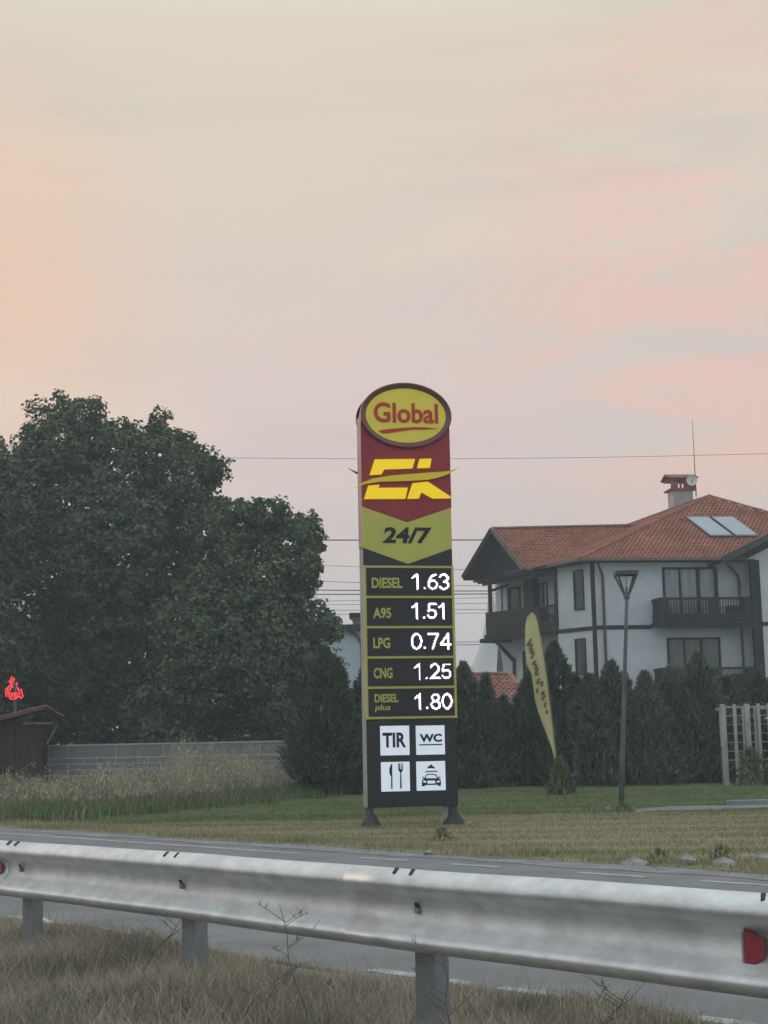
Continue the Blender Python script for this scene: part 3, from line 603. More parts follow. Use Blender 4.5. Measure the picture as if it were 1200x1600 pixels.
b = MB(); wb(b, Sq, 6.76, 6.84, -1.2, -1.15, 5.8, 7.95); b.build('door_trim', 'wood', HS, org=HO)
b = MB(); wb(b, Sq, 7.22, 7.27, -1.2, -1.16, 5.8, 8.1); b.build('door_trim', 'wood', HS, org=HO)
window(Sq, 4.9, 5.9, 2.9, 5.0, -1.2, [(5.4, .07)], 'pane_dark', fw=.08)
# balconies
def balcony(fr, a0, a1, o0, o1, zf, zr, spans, solid, ends=True, zl=None):
    b = MB(); zl = zl or zf + .33
    wb(b, fr, a0 - .06, a1 + .06, o0, o1 + .06, zf - .16, zf); wb(b, fr, a0 - .02, a1 + .02, o1 - .12, o1 + .02, zf - .28, zf - .162)
    wb(b, fr, a0, a1, o1 - .10, o1, zr - .10, zr); wb(b, fr, a0, a1, o1 - .085, o1 - .015, zf + .02, zl)
    if ends:
        for e in (a0, a1 - .08): wb(b, fr, e, e + .08, o0 + .01, o1 - .102, zr - .10, zr); wb(b, fr, e + .01, e + .07, o0 + .01, o1 - .102, zf + .02, zl)
    B = b.build('balcony', 'wood', HS, org=HO)
    for x0, x1 in solid:
        p = MB(); wb(p, fr, x0, x1, o1 - .075, o1 - .004, zl, zr - .102); p.build('rail_panel', 'wood', B, org=HO)
    src = None
    for x0, x1, step in spans:
        n = int((x1 - x0) / step)
        for i in range(n):
            x = x0 + (i + .5) * (x1 - x0) / n
            if src is None:
                src = MB(); base = fr(x, o1 - .05, zl)
                src.lathe([(.026, 0), (.026, .05), (.040, .14), (.034, .26), (.020, .34), (.026, .42), (.026, zr - .10 - zl)], (base.x, base.y, base.z), 7)
                src = src.build('baluster', 'wood', B, org=HO); sx = base
            else:
                c_ = src.copy(); COL.objects.link(c_); c_.parent = B; p = fr(x, o1 - .05, zl); c_.location = p - sx
    if ends:
        for e in (a0 + .04, a1 - .04):
            for i in range(int((o1 - o0 - .1) / .13)):
                c_ = src.copy(); COL.objects.link(c_); c_.parent = B; c_.location = fr(e, o0 + .1 + i * .13, zl) - sx
    return B
BF = balcony(Fq, 2.48, 6.38, 0.002, 1.1, 5.76, 6.74, [(2.92, 4.52, .115), (5.00, 6.05, .115)], [(2.48, 2.90), (4.54, 4.98), (6.07, 6.38)])
b = MB(); wb(b, Fq, 5.45, 5.90, .70, .95, 5.78, 6.40); b.build('cabinet', 'wood', BF, org=HO)
BL_ = balcony(Fq, 2.44, 6.38, 0.002, 1.1, 2.95, 3.88, [(2.92, 4.52, .115), (5.00, 6.05, .115)], [(2.44, 2.90), (4.54, 4.98), (6.07, 6.38)])
b = MB(); wb(b, Fq, 5.50, 5.95, .60, .90, 2.97, 3.60); b.build('cabinet', 'wood', BL_, org=HO)
BS = balcony(Sq, 2.32, 7.02, -1.198, 0.0, 5.78, 6.78, [(2.40, 3.30, .12)], [(3.32, 7.02)], ends=False)
b = MB(); wb(b, Sq, 6.95, 7.02, -1.19, -.11, 5.80, 6.78); b.build('rail_panel', 'wood', BS, org=HO)
b = MB(); wb(b, Sq, 6.6, 7.42, -1.15, .05, 5.44, 5.618); b.build('floor_beam', 'wood', BS, org=HO)
b = MB(); wb(b, Sq, 6.66, 6.80, -.12, .0, 6.782, 8.02); b.build('balcony_post', 'wood', HS, org=HO)
b = MB(); b.beam(Sq(6.74, -.05, 7.75), Sq(6.74, -1.15, 8.05), .09, .10); b.build('post_brace', 'wood', HS, org=HO)
b = MB(); b.beam(Sq(6.5, -.2, 5.42), Sq(6.5, -1.18, 4.6), .12, .14); b.beam(Sq(6.5, -1.14, 4.7), Sq(6.5, -1.14, 3.4), .12, .12); b.build('balcony_brace', 'wood', HS, org=HO)
# chimney with tiled cap, dish and mast
cu0, cu1, co = 5.42, 6.36, -5.4
b = MB(); wb(b, Fq, cu0, cu1, co - .8, co, 9.6, 12.28); CH = b.build('chimney', 'chimney', HS, org=HO)
b = MB(); wb(b, Fq, cu0 - .14, cu1 + .14, co - .94, co + .14, 12.28, 12.36)
for x0, x1 in ((-.10, .20), (.32, .38), (.50, 1.04)):
    wb(b, Fq, cu0 + x0, cu0 + x1, co, co + .10, 12.36, 12.74); wb(b, Fq, cu0 + x0 + .32, cu0 + min(x1 + .32, 1.04), co - .90, co - .80, 12.36, 12.74)
wb(b, Fq, cu0 - .14, cu1 + .14, co - .94, co + .14, 12.74, 12.80); b.build('chimney_head', 'brick', CH, org=HO)
b = MB()
for k_ in range(8):
    x0 = cu0 - .24 + k_ * .1775
    for y0, y1, z0, z1 in ((co + .24, co - .38, 12.80, 13.02), (co - 1.04, co - .42, 12.80, 13.02)):
        p = [Fq(x0, y0, z0), Fq(x0 + .165, y0, z0), Fq(x0 + .165, y1, z1), Fq(x0, y1, z1)]
        b.hexa(p + [q_ + Vector((0, 0, .06)) for q_ in p])
b.build('chimney_cap', 'tile_old', CH, org=HO)
b = MB(); c_ = Fq(cu0 + .78, co + .40, 12.66); ax = (FN * .96 - FT * .12 + Vector((0, 0, .10))).normalized(); e1 = ax.cross(Vector((0, 0, 1))).normalized(); e2 = e1.cross(ax)
v = [c_ - ax * .07]
for rr, dp in ((.11, -.055), (.20, -.02), (.25, .02)):
    for k_ in range(18): an = 2 * math.pi * k_ / 18; v.append(c_ + (e1 * math.cos(an) + e2 * math.sin(an)) * rr + ax * dp)
b.add(v, [(0, 1 + k_, 1 + (k_ + 1) % 18) for k_ in range(18)] + [(1 + i * 18 + k_, 1 + i * 18 + (k_ + 1) % 18, 1 + (i + 1) * 18 + (k_ + 1) % 18, 1 + (i + 1) * 18 + k_) for i in range(2) for k_ in range(18)])
DS = thing('satellite_dish', c_, 'small pale satellite dish fixed to the chimney head', 'satellite dish')
b.build('dish', 'dish', DS, org=c_)
MB().tube([c_ + e2 * -.2, c_ + ax * .22, c_ + ax * .26 + e2 * .03], .012, 5).build('feed_arm', 'lamp_metal', DS, org=c_)
MB().tube([c_ - ax * .06, c_ - ax * .22], .02, 6).build('bracket', 'lamp_metal', DS, org=c_)
mt = Fq(6.58, co - .2, 12.0)
MS = MB().tube([mt, mt + Vector((0, 0, 1.6)), mt + Vector((0, 0, 3.62))], [.028, .02, .010], 6).build('antenna_mast', 'lamp_metal', org=mt); MS.location = mt
tag(MS, 'thin tall rod antenna rising beside the house chimney', 'antenna')
# solar collectors lying on the front slope
nr_ = (FRc - E0).cross(AP - E0).normalized(); nr_ = nr_ if nr_.z > 0 else -nr_
sh = FT; up_ = nr_.cross(sh).normalized(); up_ = up_ if up_.z > 0 else -up_
def onroof(u, z): # point of the front slope
    t = (z - E0.z) / (AP.z - E0.z); o = .62 + (-4.7 - .62) * t; return Fq(u, o, z)
for i, (ub, ut) in enumerate(((5.48, 4.98), (6.62, 6.12))):
    w_ = 1.02; p = [onroof(ub, 9.42), onroof(ub + w_, 9.42), onroof(ut + w_, 10.50), onroof(ut, 10.50)]
    loc = p[0].copy(); t_ = thing('solar_panel', loc, ('left' if i == 0 else 'right') + ' one of two pale glass solar panels on the tiled roof', 'solar panel', group='solar panels on the house roof')
    b = MB(); b.hexa([q_ + nr_ * .07 for q_ in p] + [q_ + nr_ * .155 for q_ in p]); b.build('panel_frame', 'alu', t_, org=loc)
    cen = sum(p, Vector()) / 4; p2 = [cen + (q_ - cen) * .90 for q_ in p]
    b = MB(); b.hexa([q_ + nr_ * .150 for q_ in p2] + [q_ + nr_ * .160 for q_ in p2]); b.build('panel_glass', 'solar', t_, org=loc)
    for q_ in (p[0], p[1]):
        MB().tube([q_ + nr_ * -.02 + up_ * .1, q_ + nr_ * .072 + up_ * .1], .025, 5).build('mount', 'lamp_metal', t_, org=loc)
vp = onroof(4.75, 10.28)
MB().lathe([(.05, -.1), (.05, .16), (.09, .17), (.09, .22)], (vp.x, vp.y, vp.z), 8).build('roof_vent', 'tile_old', RF, org=HO)
for u in (7.75, 8.5):
    vp = onroof(u, 10.75); MB().box(vp.x - .1, vp.x + .1, vp.y - .12, vp.y + .12, vp.z - .1, vp.z + .28).build('roof_vent', 'tile', RF, org=HO)

# low tiled annex in front of the house
AX = Vector((3.9, 54.5, 0)); AN = thing('annex', AX, 'low annex with a red tiled roof half hidden behind the conifers', 'outbuilding')
MB().box(2.9, 4.75, 54.3, 57.2, 0, 2.35).build('wall', 'plaster', AN, org=AX)
p = [Vector((2.55, 53.9, 2.36)), Vector((5.1, 53.9, 2.36)), Vector((4.62, 55.8, 3.55)), Vector((2.7, 55.8, 3.55)), Vector((5.1, 57.6, 2.36)), Vector((2.55, 57.6, 2.36))]
b = MB(); b.add(p + [Vector((q_.x, q_.y, 2.26)) for q_ in (p[0], p[1], p[4], p[5])], [(0, 1, 2, 3), (1, 4, 2), (4, 5, 3, 2), (5, 0, 3), (6, 9, 8, 7), (0, 6, 7, 1), (1, 7, 8, 4), (4, 8, 9, 5), (5, 9, 6, 0)])
AR = b.build('roof', 'wood', AN, org=AX); _h = HO; HO = AX
tiles([p[0], p[1], p[2], p[3]], None, AR, m='tile_old'); ridge(p[3], p[2], AR, 'tile_old'); ridge(p[1], p[2], AR, 'tile_old'); HO = _h
# white tensile canopy and a folded parasol behind the annex
TC = Vector((5.35, 75, 0)); TN = thing('tent_canopy', TC, 'white peaked tent canopy with concave sides behind the corner balcony', 'tent')
b = MB(); n = 32; v = []
for r_, z in ((.05, 9.2), (.16, 8.2), (.30, 7.2), (.46, 6.4), (.66, 5.7), (.95, 5.0), (1.25, 4.5), (1.6, 4.05), (2.0, 3.7)):
    for k_ in range(n): an = 2 * math.pi * k_ / n; q_ = r_ * (1 + .05 * math.cos(8 * an) * (r_ > .5)); v.append((TC.x + q_ * math.cos(an), TC.y + q_ * math.sin(an), z - .04 * math.cos(8 * an) * (r_ > .5)))
b.add(v, [(i * n + k_, i * n + (k_ + 1) % n, (i + 1) * n + (k_ + 1) % n, (i + 1) * n + k_) for i in range(8) for k_ in range(n)]); b.build('membrane', 'tent', TN, org=TC, smooth=True)
MB().tube([TC, TC + Vector((0, 0, 9.5))], .06, 8).build('mast', 'alu', TN, org=TC)
PC = Vector((4.72, 62.2, 0)); PN = thing('folded_parasol', PC, 'dark folded parasol standing behind the annex roof', 'parasol')
MB().lathe([(.03, 3.0), (.10, 3.1), (.15, 3.5), (.13, 4.2), (.07, 4.7), (.02, 4.95)], PC, 9).build('cloth', 'parasol', PN, org=PC); MB().tube([PC, PC + Vector((0, 0, 5))], .025, 6).build('pole', 'lamp_metal', PN, org=PC)
# pale building behind the pylon
QC = Vector((-2.5, 70, 0)); QN = thing('pale_building', QC, 'flat pale blue building behind the pylon with a chimney on its dark roof edge', 'building')
MB().box(-8, 0.2, 70, 78, 0, 6.32).build('wall', 'plaster_far', QN, org=QC)
QR = MB().box(-8.4, 0.4, 69.6, 78.4, 6.32, 6.60).build('roof', 'wood', QN, org=QC)
c_ = MB().box(-1.58, -.6, 70.0, 71, 6.60, 6.85).build('chimney', 'brick', QR, org=QC)
b = MB().box(-1.64, -.54, 69.94, 71.06, 6.85, 6.94); b.build('chimney_band', 'stone', QR, org=QC)
b = MB().box(-1.74, -.44, 69.84, 71.16, 6.94, 7.16); b.build('chimney_cap', 'wood', QR, org=QC)
b = MB().tube([(-1.7, 69.75, 6.3), (-1.35, 69.85, 6.05), (-1.17, 69.93, 5.7), (-1.17, 69.93, 0)], .07, 6); b.build('downpipe', 'wood_red', QN, org=QC)

# ------------------------------------------------------------------ trees
def leaf_cards(P, Nn, size, jit=.8):
    """two-triangle folded leaves, loosely facing outwards"""
    n = len(P); d = Nn + rng.normal(0, jit, (n, 3)); d /= np.linalg.norm(d, axis=1)[:, None]
    t = np.cross(d, rng.normal(0, 1, (n, 3))); t /= np.linalg.norm(t, axis=1)[:, None]; w = np.cross(d, t)
    s_ = (size * rng.uniform(.6, 1.35, n))[:, None]
    V = np.stack([P - t * s_ * .6, P + w * s_ * .42 + d * s_ * .12, P + t * s_ * .65, P - w * s_ * .42 + d * s_ * .12], 1).reshape(-1, 3)
    o = np.arange(n)[:, None] * 4
    return V, np.concatenate([o + np.array([[0, 1, 2]]), o + np.array([[0, 2, 3]])], 1).ravel()
def px_lobe(cx, cy, r, Y):      # lobe outlines are noted on a 45-units-per-metre sketch of the crown at 52 m
    k_ = Y / 52.0
    return Vector(((-11.21 + (cx - 110) * .02288) * k_, Y, 1.3 + (13.64 - (cy - 620) * .0229 - (cx - 110) * .0006 - 1.3) * k_)), r * .0229 * k_
def deciduous(name, lobes, base, label, m, per=1.0, size=.125, group=None):
    t = thing(name, base, label, 'tree', group=group); bx = np.array(base)
    Ps, Ns = [], []
    for c_, r_ in lobes:
        c_ = np.array(c_)
        nc = max(14, int(40 * r_ * r_ * per)); a = rng.normal(0, 1, (nc, 3)); a[:, 1] -= .25; a /= np.linalg.norm(a, axis=1)[:, None]
        cc = c_ + a * (r_ * rng.choice([.72, .85, .95, 1.04, 1.14, 1.24], nc))[:, None] * np.array([1, .9, 1])
        nl = 52; k_ = np.repeat(np.arange(nc), nl); rad = rng.uniform(.22, .62, nc) * min(1.0, .45 + r_ * .4)
        o = rng.normal(0, 1, (len(k_), 3)); o /= np.linalg.norm(o, axis=1)[:, None]
        Ps.append(cc[k_] + o * (rad[k_] * rng.uniform(.45, 1.05, len(k_)))[:, None] * np.array([1, 1, .8])); Ns.append(o * .7 + a[k_] * .5 + [0, 0, .35])
        ni = int(330 * r_ ** 2); o = rng.normal(0, 1, (ni, 3)); o /= np.linalg.norm(o, axis=1)[:, None]
        Ps.append(c_ + o * (r_ * rng.uniform(.3, .9, ni))[:, None]); Ns.append(o)
    P = np.concatenate(Ps); Nn = np.concatenate(Ns); k_ = P[:, 2] > .25; P = P[k_]; Nn = Nn[k_]
    V, F = leaf_cards(P - bx, Nn, size); raw('crown', V, F, 3, m, t)
    b = MB(); h = max(c_.z for c_, r_ in lobes) * .75
    b.tube([(0, 0, -.1), (.05, 0, h * .25), (-.05, .05, h * .55), (0, 0, h)], [.30, .24, .16, .06], 10); b.build('trunk', 'bark', t)
    for i, (c_, r_) in enumerate(lobes):
        if i % 2: continue
        e = Vector(c_) - Vector(base); s_ = Vector((0, 0, min(e.z * .55, h * .6)))
        MB().tube([s_, s_.lerp(e, .5) + Vector((0, 0, .25)), e], [.10, .07, .03], 6).build('branch', 'bark', t)
    print(name, len(P)); return t
def LB(l, Y, dy): return [px_lobe(x, y, r_, Y + random.uniform(-dy, dy)) for x, y, r_ in l]
deciduous('broadleaf_tree', LB([(108, 648, 26), (78, 658, 28), (140, 656, 24), (58, 690, 28), (100, 700, 44), (150, 705, 46), (45, 712, 22), (60, 750, 50), (172, 690, 26), (204, 684, 22), (250, 672, 22), (238, 705, 32), (275, 700, 24), (300, 712, 20),
            (322, 728, 22), (334, 735, 18), (318, 762, 24), (286, 765, 42), (200, 760, 62), (110, 800, 95), (250, 800, 62), (290, 850, 70), (180, 890, 115), (80, 930, 110), (35, 830, 60), (60, 1050, 95), (180, 1035, 110), (285, 970, 90),
            (120, 1115, 60), (230, 1110, 60), (60, 1140, 45), (180, 1150, 50), (300, 1130, 50), (165, 1035, 62), (120, 1075, 62), (20, 1110, 60)], 50, 1.2), (-10, 50.5, 0),
          'largest dark broadleaf tree, its crown the highest on the left', 'leaf', group='broadleaf trees behind the block wall')
deciduous('broadleaf_tree', LB([(360, 800, 20), (392, 808, 22), (425, 805, 20), (452, 815, 18), (478, 832, 20), (488, 856, 15), (410, 840, 40), (450, 855, 36), (480, 885, 20), (365, 850, 45), (385, 920, 75), (432, 915, 38), (470, 905, 18), (462, 945, 24), (482, 972, 28), (505, 985, 22),
            (450, 990, 48), (490, 1010, 30), (350, 1005, 90), (425, 1050, 68), (478, 1045, 40), (330, 1100, 65), (420, 1105, 55), (270, 1110, 55), (360, 1145, 45), (440, 1140, 40)], 46.5, 1.0), (-5.2, 47, 0),
          'lower broadleaf tree spreading right beside the pale building', 'leaf2', group='broadleaf trees behind the block wall')
deciduous('broadleaf_tree', LB([(-6, 712, 20), (-28, 740, 40), (8, 745, 26), (-60, 790, 70), (-5, 800, 45), (-25, 890, 75), (-70, 980, 110), (-20, 1030, 75), (-20, 1105, 55), (-110, 870, 110)], 46, .8), (-13.5, 46.5, 0),
          'broadleaf tree cut off by the left edge of the picture', 'leaf', group='broadleaf trees behind the block wall')

def conifer(x, y, h, rad, label, group='conifers of the hedge', n=None, foot=.06, egg=False):
    t = thing('conifer', (x, y, 0), label, 'conifer', group=group)
    n = n or int(6500 * h * rad)
    nl = random.randint(9, 13); lx = [(random.uniform(0, 6.28), random.uniform(.2, .75) * rad, random.uniform(.50, .93)) for _ in range(nl)] + [(0, 0, 1.0)] * 2
    k_ = rng.integers(0, len(lx), n); A = np.array(lx)
    ox = A[k_, 1] * np.cos(A[k_, 0]); oy = A[k_, 1] * np.sin(A[k_, 0]); hh = A[k_, 2] * h
    z = foot * rng.uniform(.5, 1.2, n) + (hh - foot) * rng.uniform(0, 1, n) ** .85; f = z / hh
    prof = np.clip(np.minimum(.80 + 1.3 * f, 1.0) * (1 - f ** 1.6) ** .9, .02, 1)
    if egg: prof = np.clip(np.minimum(.42 + 1.9 * f, 1.0) * (1 - f ** 2) ** .9, .02, 1)
    a = rng.uniform(0, 2 * np.pi, n); rr = rad * np.where(A[k_, 1] > 0, .48, .80) * prof * (rng.uniform(.55, 1.0, n) ** .5) * (1 + .16 * np.sin(a * 5 + z * 6 + x))
    if egg: ox = ox * np.minimum(.35 + 2 * f, 1); oy = oy * np.minimum(.35 + 2 * f, 1)
    P = np.stack([ox * (1 - f * .4) + rr * np.cos(a), oy * (1 - f * .4) + rr * np.sin(a), z], 1)
    # sprays: narrow upright fans leaning outwards
    s_ = rng.uniform(.07, .17, n)[:, None]; out_ = np.stack([np.cos(a), np.sin(a), np.zeros(n)], 1)
    up = np.array([0, 0, 1.0]) * rng.uniform(.4, 1.0, n)[:, None] + out_ * rng.uniform(.2, .9, n)[:, None] + rng.normal(0, .22, (n, 3)); up /= np.linalg.norm(up, axis=1)[:, None]
    w = np.cross(up, rng.normal(0, 1, (n, 3))); w /= np.linalg.norm(w, axis=1)[:, None]
    V = np.stack([P - up * s_ * .5, P + w * s_ * .22, P + up * s_, P - w * s_ * .22], 1).reshape(-1, 3)
    o = np.arange(n)[:, None] * 4
    raw('crown', V, np.concatenate([o + np.array([[0, 1, 2]]), o + np.array([[0, 2, 3]])], 1).ravel(), 3, 'needle', t)
    MB().tube([(0, 0, -.05), (0, 0, h * .5), (0, 0, h * .93)], [.07, .05, .015], 7).build('trunk', 'bark', t)
    return t
conifer(-1.40, 33.6, 3.30, 1.12, 'broad egg-shaped conifer standing alone before the block wall', 'conifers left of the pylon', egg=True)
conifer(-.55, 34.2, 2.85, .62, 'slim conifer tucked between the broad one and the pylon', 'conifers left of the pylon')
for px_, py, hw, dY, lb in ((690, 1050, 40, 0, 'conifer hidden mostly by the right side of the pylon'), (724, 1028, 40, .2, 'pointed conifer just right of the price rows'), (757, 1046, 27, -.1, 'narrow conifer spike in front of the low tiled roof'),
                            (786, 1082, 26, .3, 'lowest conifer, in front of the right end of the low tiled roof'), (838, 1058, 36, .1, 'conifer directly behind the yellow flag'), (870, 998, 50, .6, 'tallest conifer, right of the flag before the narrow windows'),
                            (918, 1050, 42, 0, 'conifer under the corner of the house, left of the lamp post'), (957, 1030, 42, .3, 'pointed conifer directly behind the lamp post'), (1006, 1048, 42, 0, 'pointed conifer right of the lamp post'),
                            (1050, 1066, 42, .4, 'conifer below the left end of the lower balcony'), (1098, 1018, 52, .6, 'tall wide conifer below the middle of the front balconies'), (1146, 1056, 46, .9, 'conifer right behind the left trellis posts'),
                            (1196, 1050, 50, .9, 'conifer at the right edge behind the trellis'), (1245, 1040, 50, .9, 'conifer beyond the right end of the trellis')):
    conifer(1.76 + (px_ - 715) * .01589, 36.9 + dY, (3.63 - (py - 1000) * .0163) * .97, hw * .0166 * random.uniform(1.55, 1.9), lb)

# ------------------------------------------------------------------ price pylon
SG = thing('price_pylon', (0.33, 22.1, 0), 'tall red, lime and black fuel price pylon with a yellow oval on top', 'price sign', R(12))
MB().box(-0.672, 0.712, 0.012, 0.33, 4.12, 6.15).build('upper_casing', 's_side', SG, bevel=0.01)
MB().box(-0.664, 0.702, 0.012, 0.33, 0.29, 4.118).build('lower_casing', 's_side2', SG, bevel=0.01)
MB().slab([(-0.673, 4.742), (0.018, 4.508), (0.713, 4.742), (0.713, 6.10), (-0.673, 6.10)], 0.0, 0.012).build('red_panel', 's_red', SG)
MB().slab([(-0.674, 4.117), (0.018, 3.876), (0.706, 4.117), (0.706, 4.738), (0.018, 4.504), (-0.674, 4.738)], 0.0, 0.012).build('chevron_panel', 's_lime', SG)
MB().slab([(-0.668, 3.80), (0.704, 3.80), (0.704, 4.113), (0.018, 3.872), (-0.668, 4.113)], 0.002, 0.012).build('black_panel', 's_black', SG)
MB().slab([(-0.662, 0.288), (0.700, 0.288), (0.700, 1.57), (-0.662, 1.57)], 0.002, 0.012).build('base_panel', 's_black', SG)
# oval head, seen from both sides
def ell(cx, cz, a, b, n=64): return [(cx + a * math.cos(2 * math.pi * k / n), cz + b * math.sin(2 * math.pi * k / n)) for k in range(n)]
ov = MB().slab(ell(0.03, 6.151, 0.672, 0.470), 0.02, 0.33).build('oval_sign', 's_side2', SG)
for y0, y1 in ((-0.055, 0.03), (0.30, 0.375)):
    rim = MB(); A = ell(0.03, 6.151, 0.712, 0.508, 72); B = ell(0.03, 6.151, 0.692, 0.490, 72); C_ = ell(0.03, 6.151, 0.628, 0.424, 72)
    n = 72; s_ = 1 if y0 < 0 else -1; yo, yi = (y0, y1) if y0 < 0 else (y1, y0)
    v = [(x, yi, z) for x, z in A] + [(x, yo + s_ * .012, z) for x, z in A] + [(x, yo, z) for x, z in B] + [(x, yo + s_ * .03, z) for x, z in C_] + [(x, yi, z) for x, z in C_]
    f = [(i * n + k_, i * n + (k_ + 1) % n, (i + 1) * n + (k_ + 1) % n, (i + 1) * n + k_) for i in range(4) for k_ in range(n)]
    rim.add(v, f); rim.build('rim', 's_rim', ov, smooth=False)
MB().slab(ell(0.03, 6.151, 0.632, 0.428), -0.012, 0.02).build('oval_face', 's_oval', ov)
text_fit('Global', T_GLOBAL, -0.013, 0.014, 0.022).build('lettering', 's_oval_red', ov)
MB().slab(UNDERLINE, -0.026, -0.0125).build('underline', 's_oval_red', ov)
# cut-out logo letters with a swoosh that sticks out on both sides
b = MB(); b.slab(E_UP, -0.05, -0.001); b.slab(E_LO, -0.05, -0.001); b.build('logo_letter', 's_logo', SG)
b = MB(); b.slab(K_UP, -0.05, -0.001); b.slab(K_LO, -0.05, -0.001); b.build('logo_letter', 's_logo', SG)
MB().slab(SWOOSH, -0.075, -0.055).build('logo_swoosh', 's_swoosh', SG)
MB().slab([(-x + 0.03, z + 0.03) for x, z in SWOOSH], 0.36, 0.38).build('logo_swoosh', 's_rim', SG)
for u, z in ((-0.45, 5.16), (0.1, 5.23), (0.5, 5.24)):
    MB().box(u - .01, u + .01, -0.056, 0.0, z - .01, z + .01).build('swoosh_bracket', 's_steel', SG)
text_fit('24/7', T_247, -0.0005, 0.006, 0.034, 0.12).build('opening_hours', 's_ink', SG)
# five price rows between lime bars; the figures are made of LED dots
def arc_(cx, cz, rx, rz, a0, a1, n=16): return [(cx + rx * math.cos(R(a0 + (a1 - a0) * k_ / n)), cz + rz * math.sin(R(a0 + (a1 - a0) * k_ / n))) for k_ in range(n + 1)]
FIG = {'1': [[(.12, .73), (.56, .95), (.56, .05)]], '0': [arc_(.5, .5, .40, .45, 0, 360, 28)],
       '2': [arc_(.48, .68, .36, .27, 165, -25) + [(.12, .07), (.90, .07)]], '3': [arc_(.46, .73, .36, .22, 160, -90) + arc_(.46, .28, .40, .23, 90, -160)],
       '4': [[(.72, .05), (.72, .94), (.06, .30), (.95, .30)]], '5': [[(.86, .93), (.24, .93), (.16, .52)] + arc_(.48, .33, .38, .26, 130, -155)],
       '6': [arc_(.5, .31, .37, .25, 0, 360, 24), [(.13, .34), (.20, .62), (.42, .85), (.78, .94)]], '7': [[(.08, .93), (.92, .93), (.66, .55), (.42, .05)]],
       '8': [arc_(.5, .73, .32, .21, 0, 360, 20), arc_(.5, .28, .38, .23, 0, 360, 24)]}
def dot_digits(body, box, pitch=0.0158, th=0.0150):
    sx = (box[1] - box[0]) / .605; h = box[3] - box[2]; seg = []
    for ch, x0, w in ((body[0], 0, .172), (body[2], .252, .172), (body[3], .433, .172)):
        for pl in FIG[ch]:
            q = [(box[0] + (x0 + p[0] * w) * sx, box[2] + p[1] * h) for p in pl]; seg += list(zip(q[:-1], q[1:]))
    dx = box[0] + .208 * sx; seg.append(((dx, box[2] + .016), (dx, box[2] + .024)))
    A = np.array([s_[0] for s_ in seg]); B = np.array([s_[1] for s_ in seg]); AB = B - A; L2 = (AB ** 2).sum(1) + 1e-12; b = MB()
    for z in np.arange(box[2] - pitch, box[3] + pitch, pitch):
        for u in np.arange(box[0] - pitch, box[1] + pitch, pitch):
            p = np.array([u, z]); t_ = np.clip(((p - A) * AB).sum(1) / L2, 0, 1); d = np.sqrt(((A + AB * t_[:, None] - p) ** 2).sum(1)).min()
            if d < th: hh = pitch * .44; b.box(u - hh, u + hh, -0.020, -0.0125, z - hh, z + hh)
    return b
zb = BARS
for i in range(5):
    pnl = MB().slab([(-0.640, zb[i + 1] + .012), (0.690, zb[i + 1] + .012), (0.690, zb[i] - .012), (-0.640, zb[i] - .012)], -0.012, 0.012).build('price_panel', 's_screen', SG)
    nm, bx = NAMES[i]; mbt = text_fit(nm, bx, -0.0125, 0.004, 0.030)
    if i == 4:
        m2 = text_fit('plus', T_PLUS, -0.0125, 0.004, 0.016, 0.15); mbt.add(m2.v, m2.f)
    mbt.build('fuel_name', 's_text', pnl)
    dg, bx = DIGITS[i]
    pd_ = dot_digits(dg, bx).build('price_digits', 's_led', pnl); pd_['kind'] = 'stuff'
for z in zb:
    MB().box(-0.668, 0.704, -0.030, -0.0122, z - 0.017, z + 0.017).build('frame_bar', 's_frame', SG)
for u in (-0.652, 0.695):
    MB().box(u - 0.017, u + 0.017, -0.031, 0.0, zb[5] - 0.020, zb[0] + 0.020).build('frame_post', 's_frame', SG)
# four lit service signs
sq = [MB().slab(rect(b_), -0.010, 0.004).build('service_sign', 's_white', SG) for b_ in SQ]
text_fit('TIR', T_TIR, -0.0105, 0.003, 0.034).build('lettering', 's_ink', sq[0])
w_ = text_fit('WC', T_WC, -0.0105, 0.003, 0.045); w_.slab(rect(WCLINE), -0.0135, -0.0105); w_.build('lettering', 's_ink', sq[1])
MB().slab(KNIFE, -0.0135, -0.0105).build('knife_pictogram', 's_ink', sq[2]); MB().slab(FORK, -0.0135, -0.0105).build('fork_pictogram', 's_ink', sq[2])
b = MB().slab(SPRAY, -0.0135, -0.0105).slab(CARBODY, -0.0135, -0.0105).slab(CARROOF, -0.0141, -0.0111)
for m_ in CARMIRROR: b.slab(m_, -0.0147, -0.0112)
b.build('car_pictogram', 's_ink', sq[3])
b = MB().slab(rect(CARGRILLE), -0.0150, -0.0136)
for m_ in CARLAMP: b.slab(m_, -0.0150, -0.0136)
b.build('car_lights', 's_white', sq[3])
MB().slab(DROPS, -0.0118, -0.0105).build('spray_line', MT['zinc_post'], sq[3])
for u in (-0.60, 0.655):
    lg = MB().box(u - .04, u + .04, 0.06, 0.14, -0.02, 0.30).box(u - .04, u + .04, 0.22, 0.30, -0.02, 0.30).build('leg', 's_steel', SG)
    b = MB().lathe([(0.165, -0.02), (0.15, 0.05), (0.095, 0.14), (0.06, 0.19)], (u, 0.10, 0), 9).build('footing', 's_cone', lg)
    MB().lathe([(0.16, -0.02), (0.14, 0.04), (0.09, 0.12), (0.055, 0.17)], (u + .02, 0.26, 0), 9).build('footing', 's_cone', lg)
pl = MB().box(0.50, 0.56, 0.10, 0.13, 0.10, 0.29).build('brace', 'trellis', SG)
b = MB().slab([(0.80, 0.0), (1.05, 0.0), (0.98, 0.03), (0.90, 0.045), (0.84, 0.03)], -0.05, 0.20)
so = b.build('footing_slab', 'stone', SG)

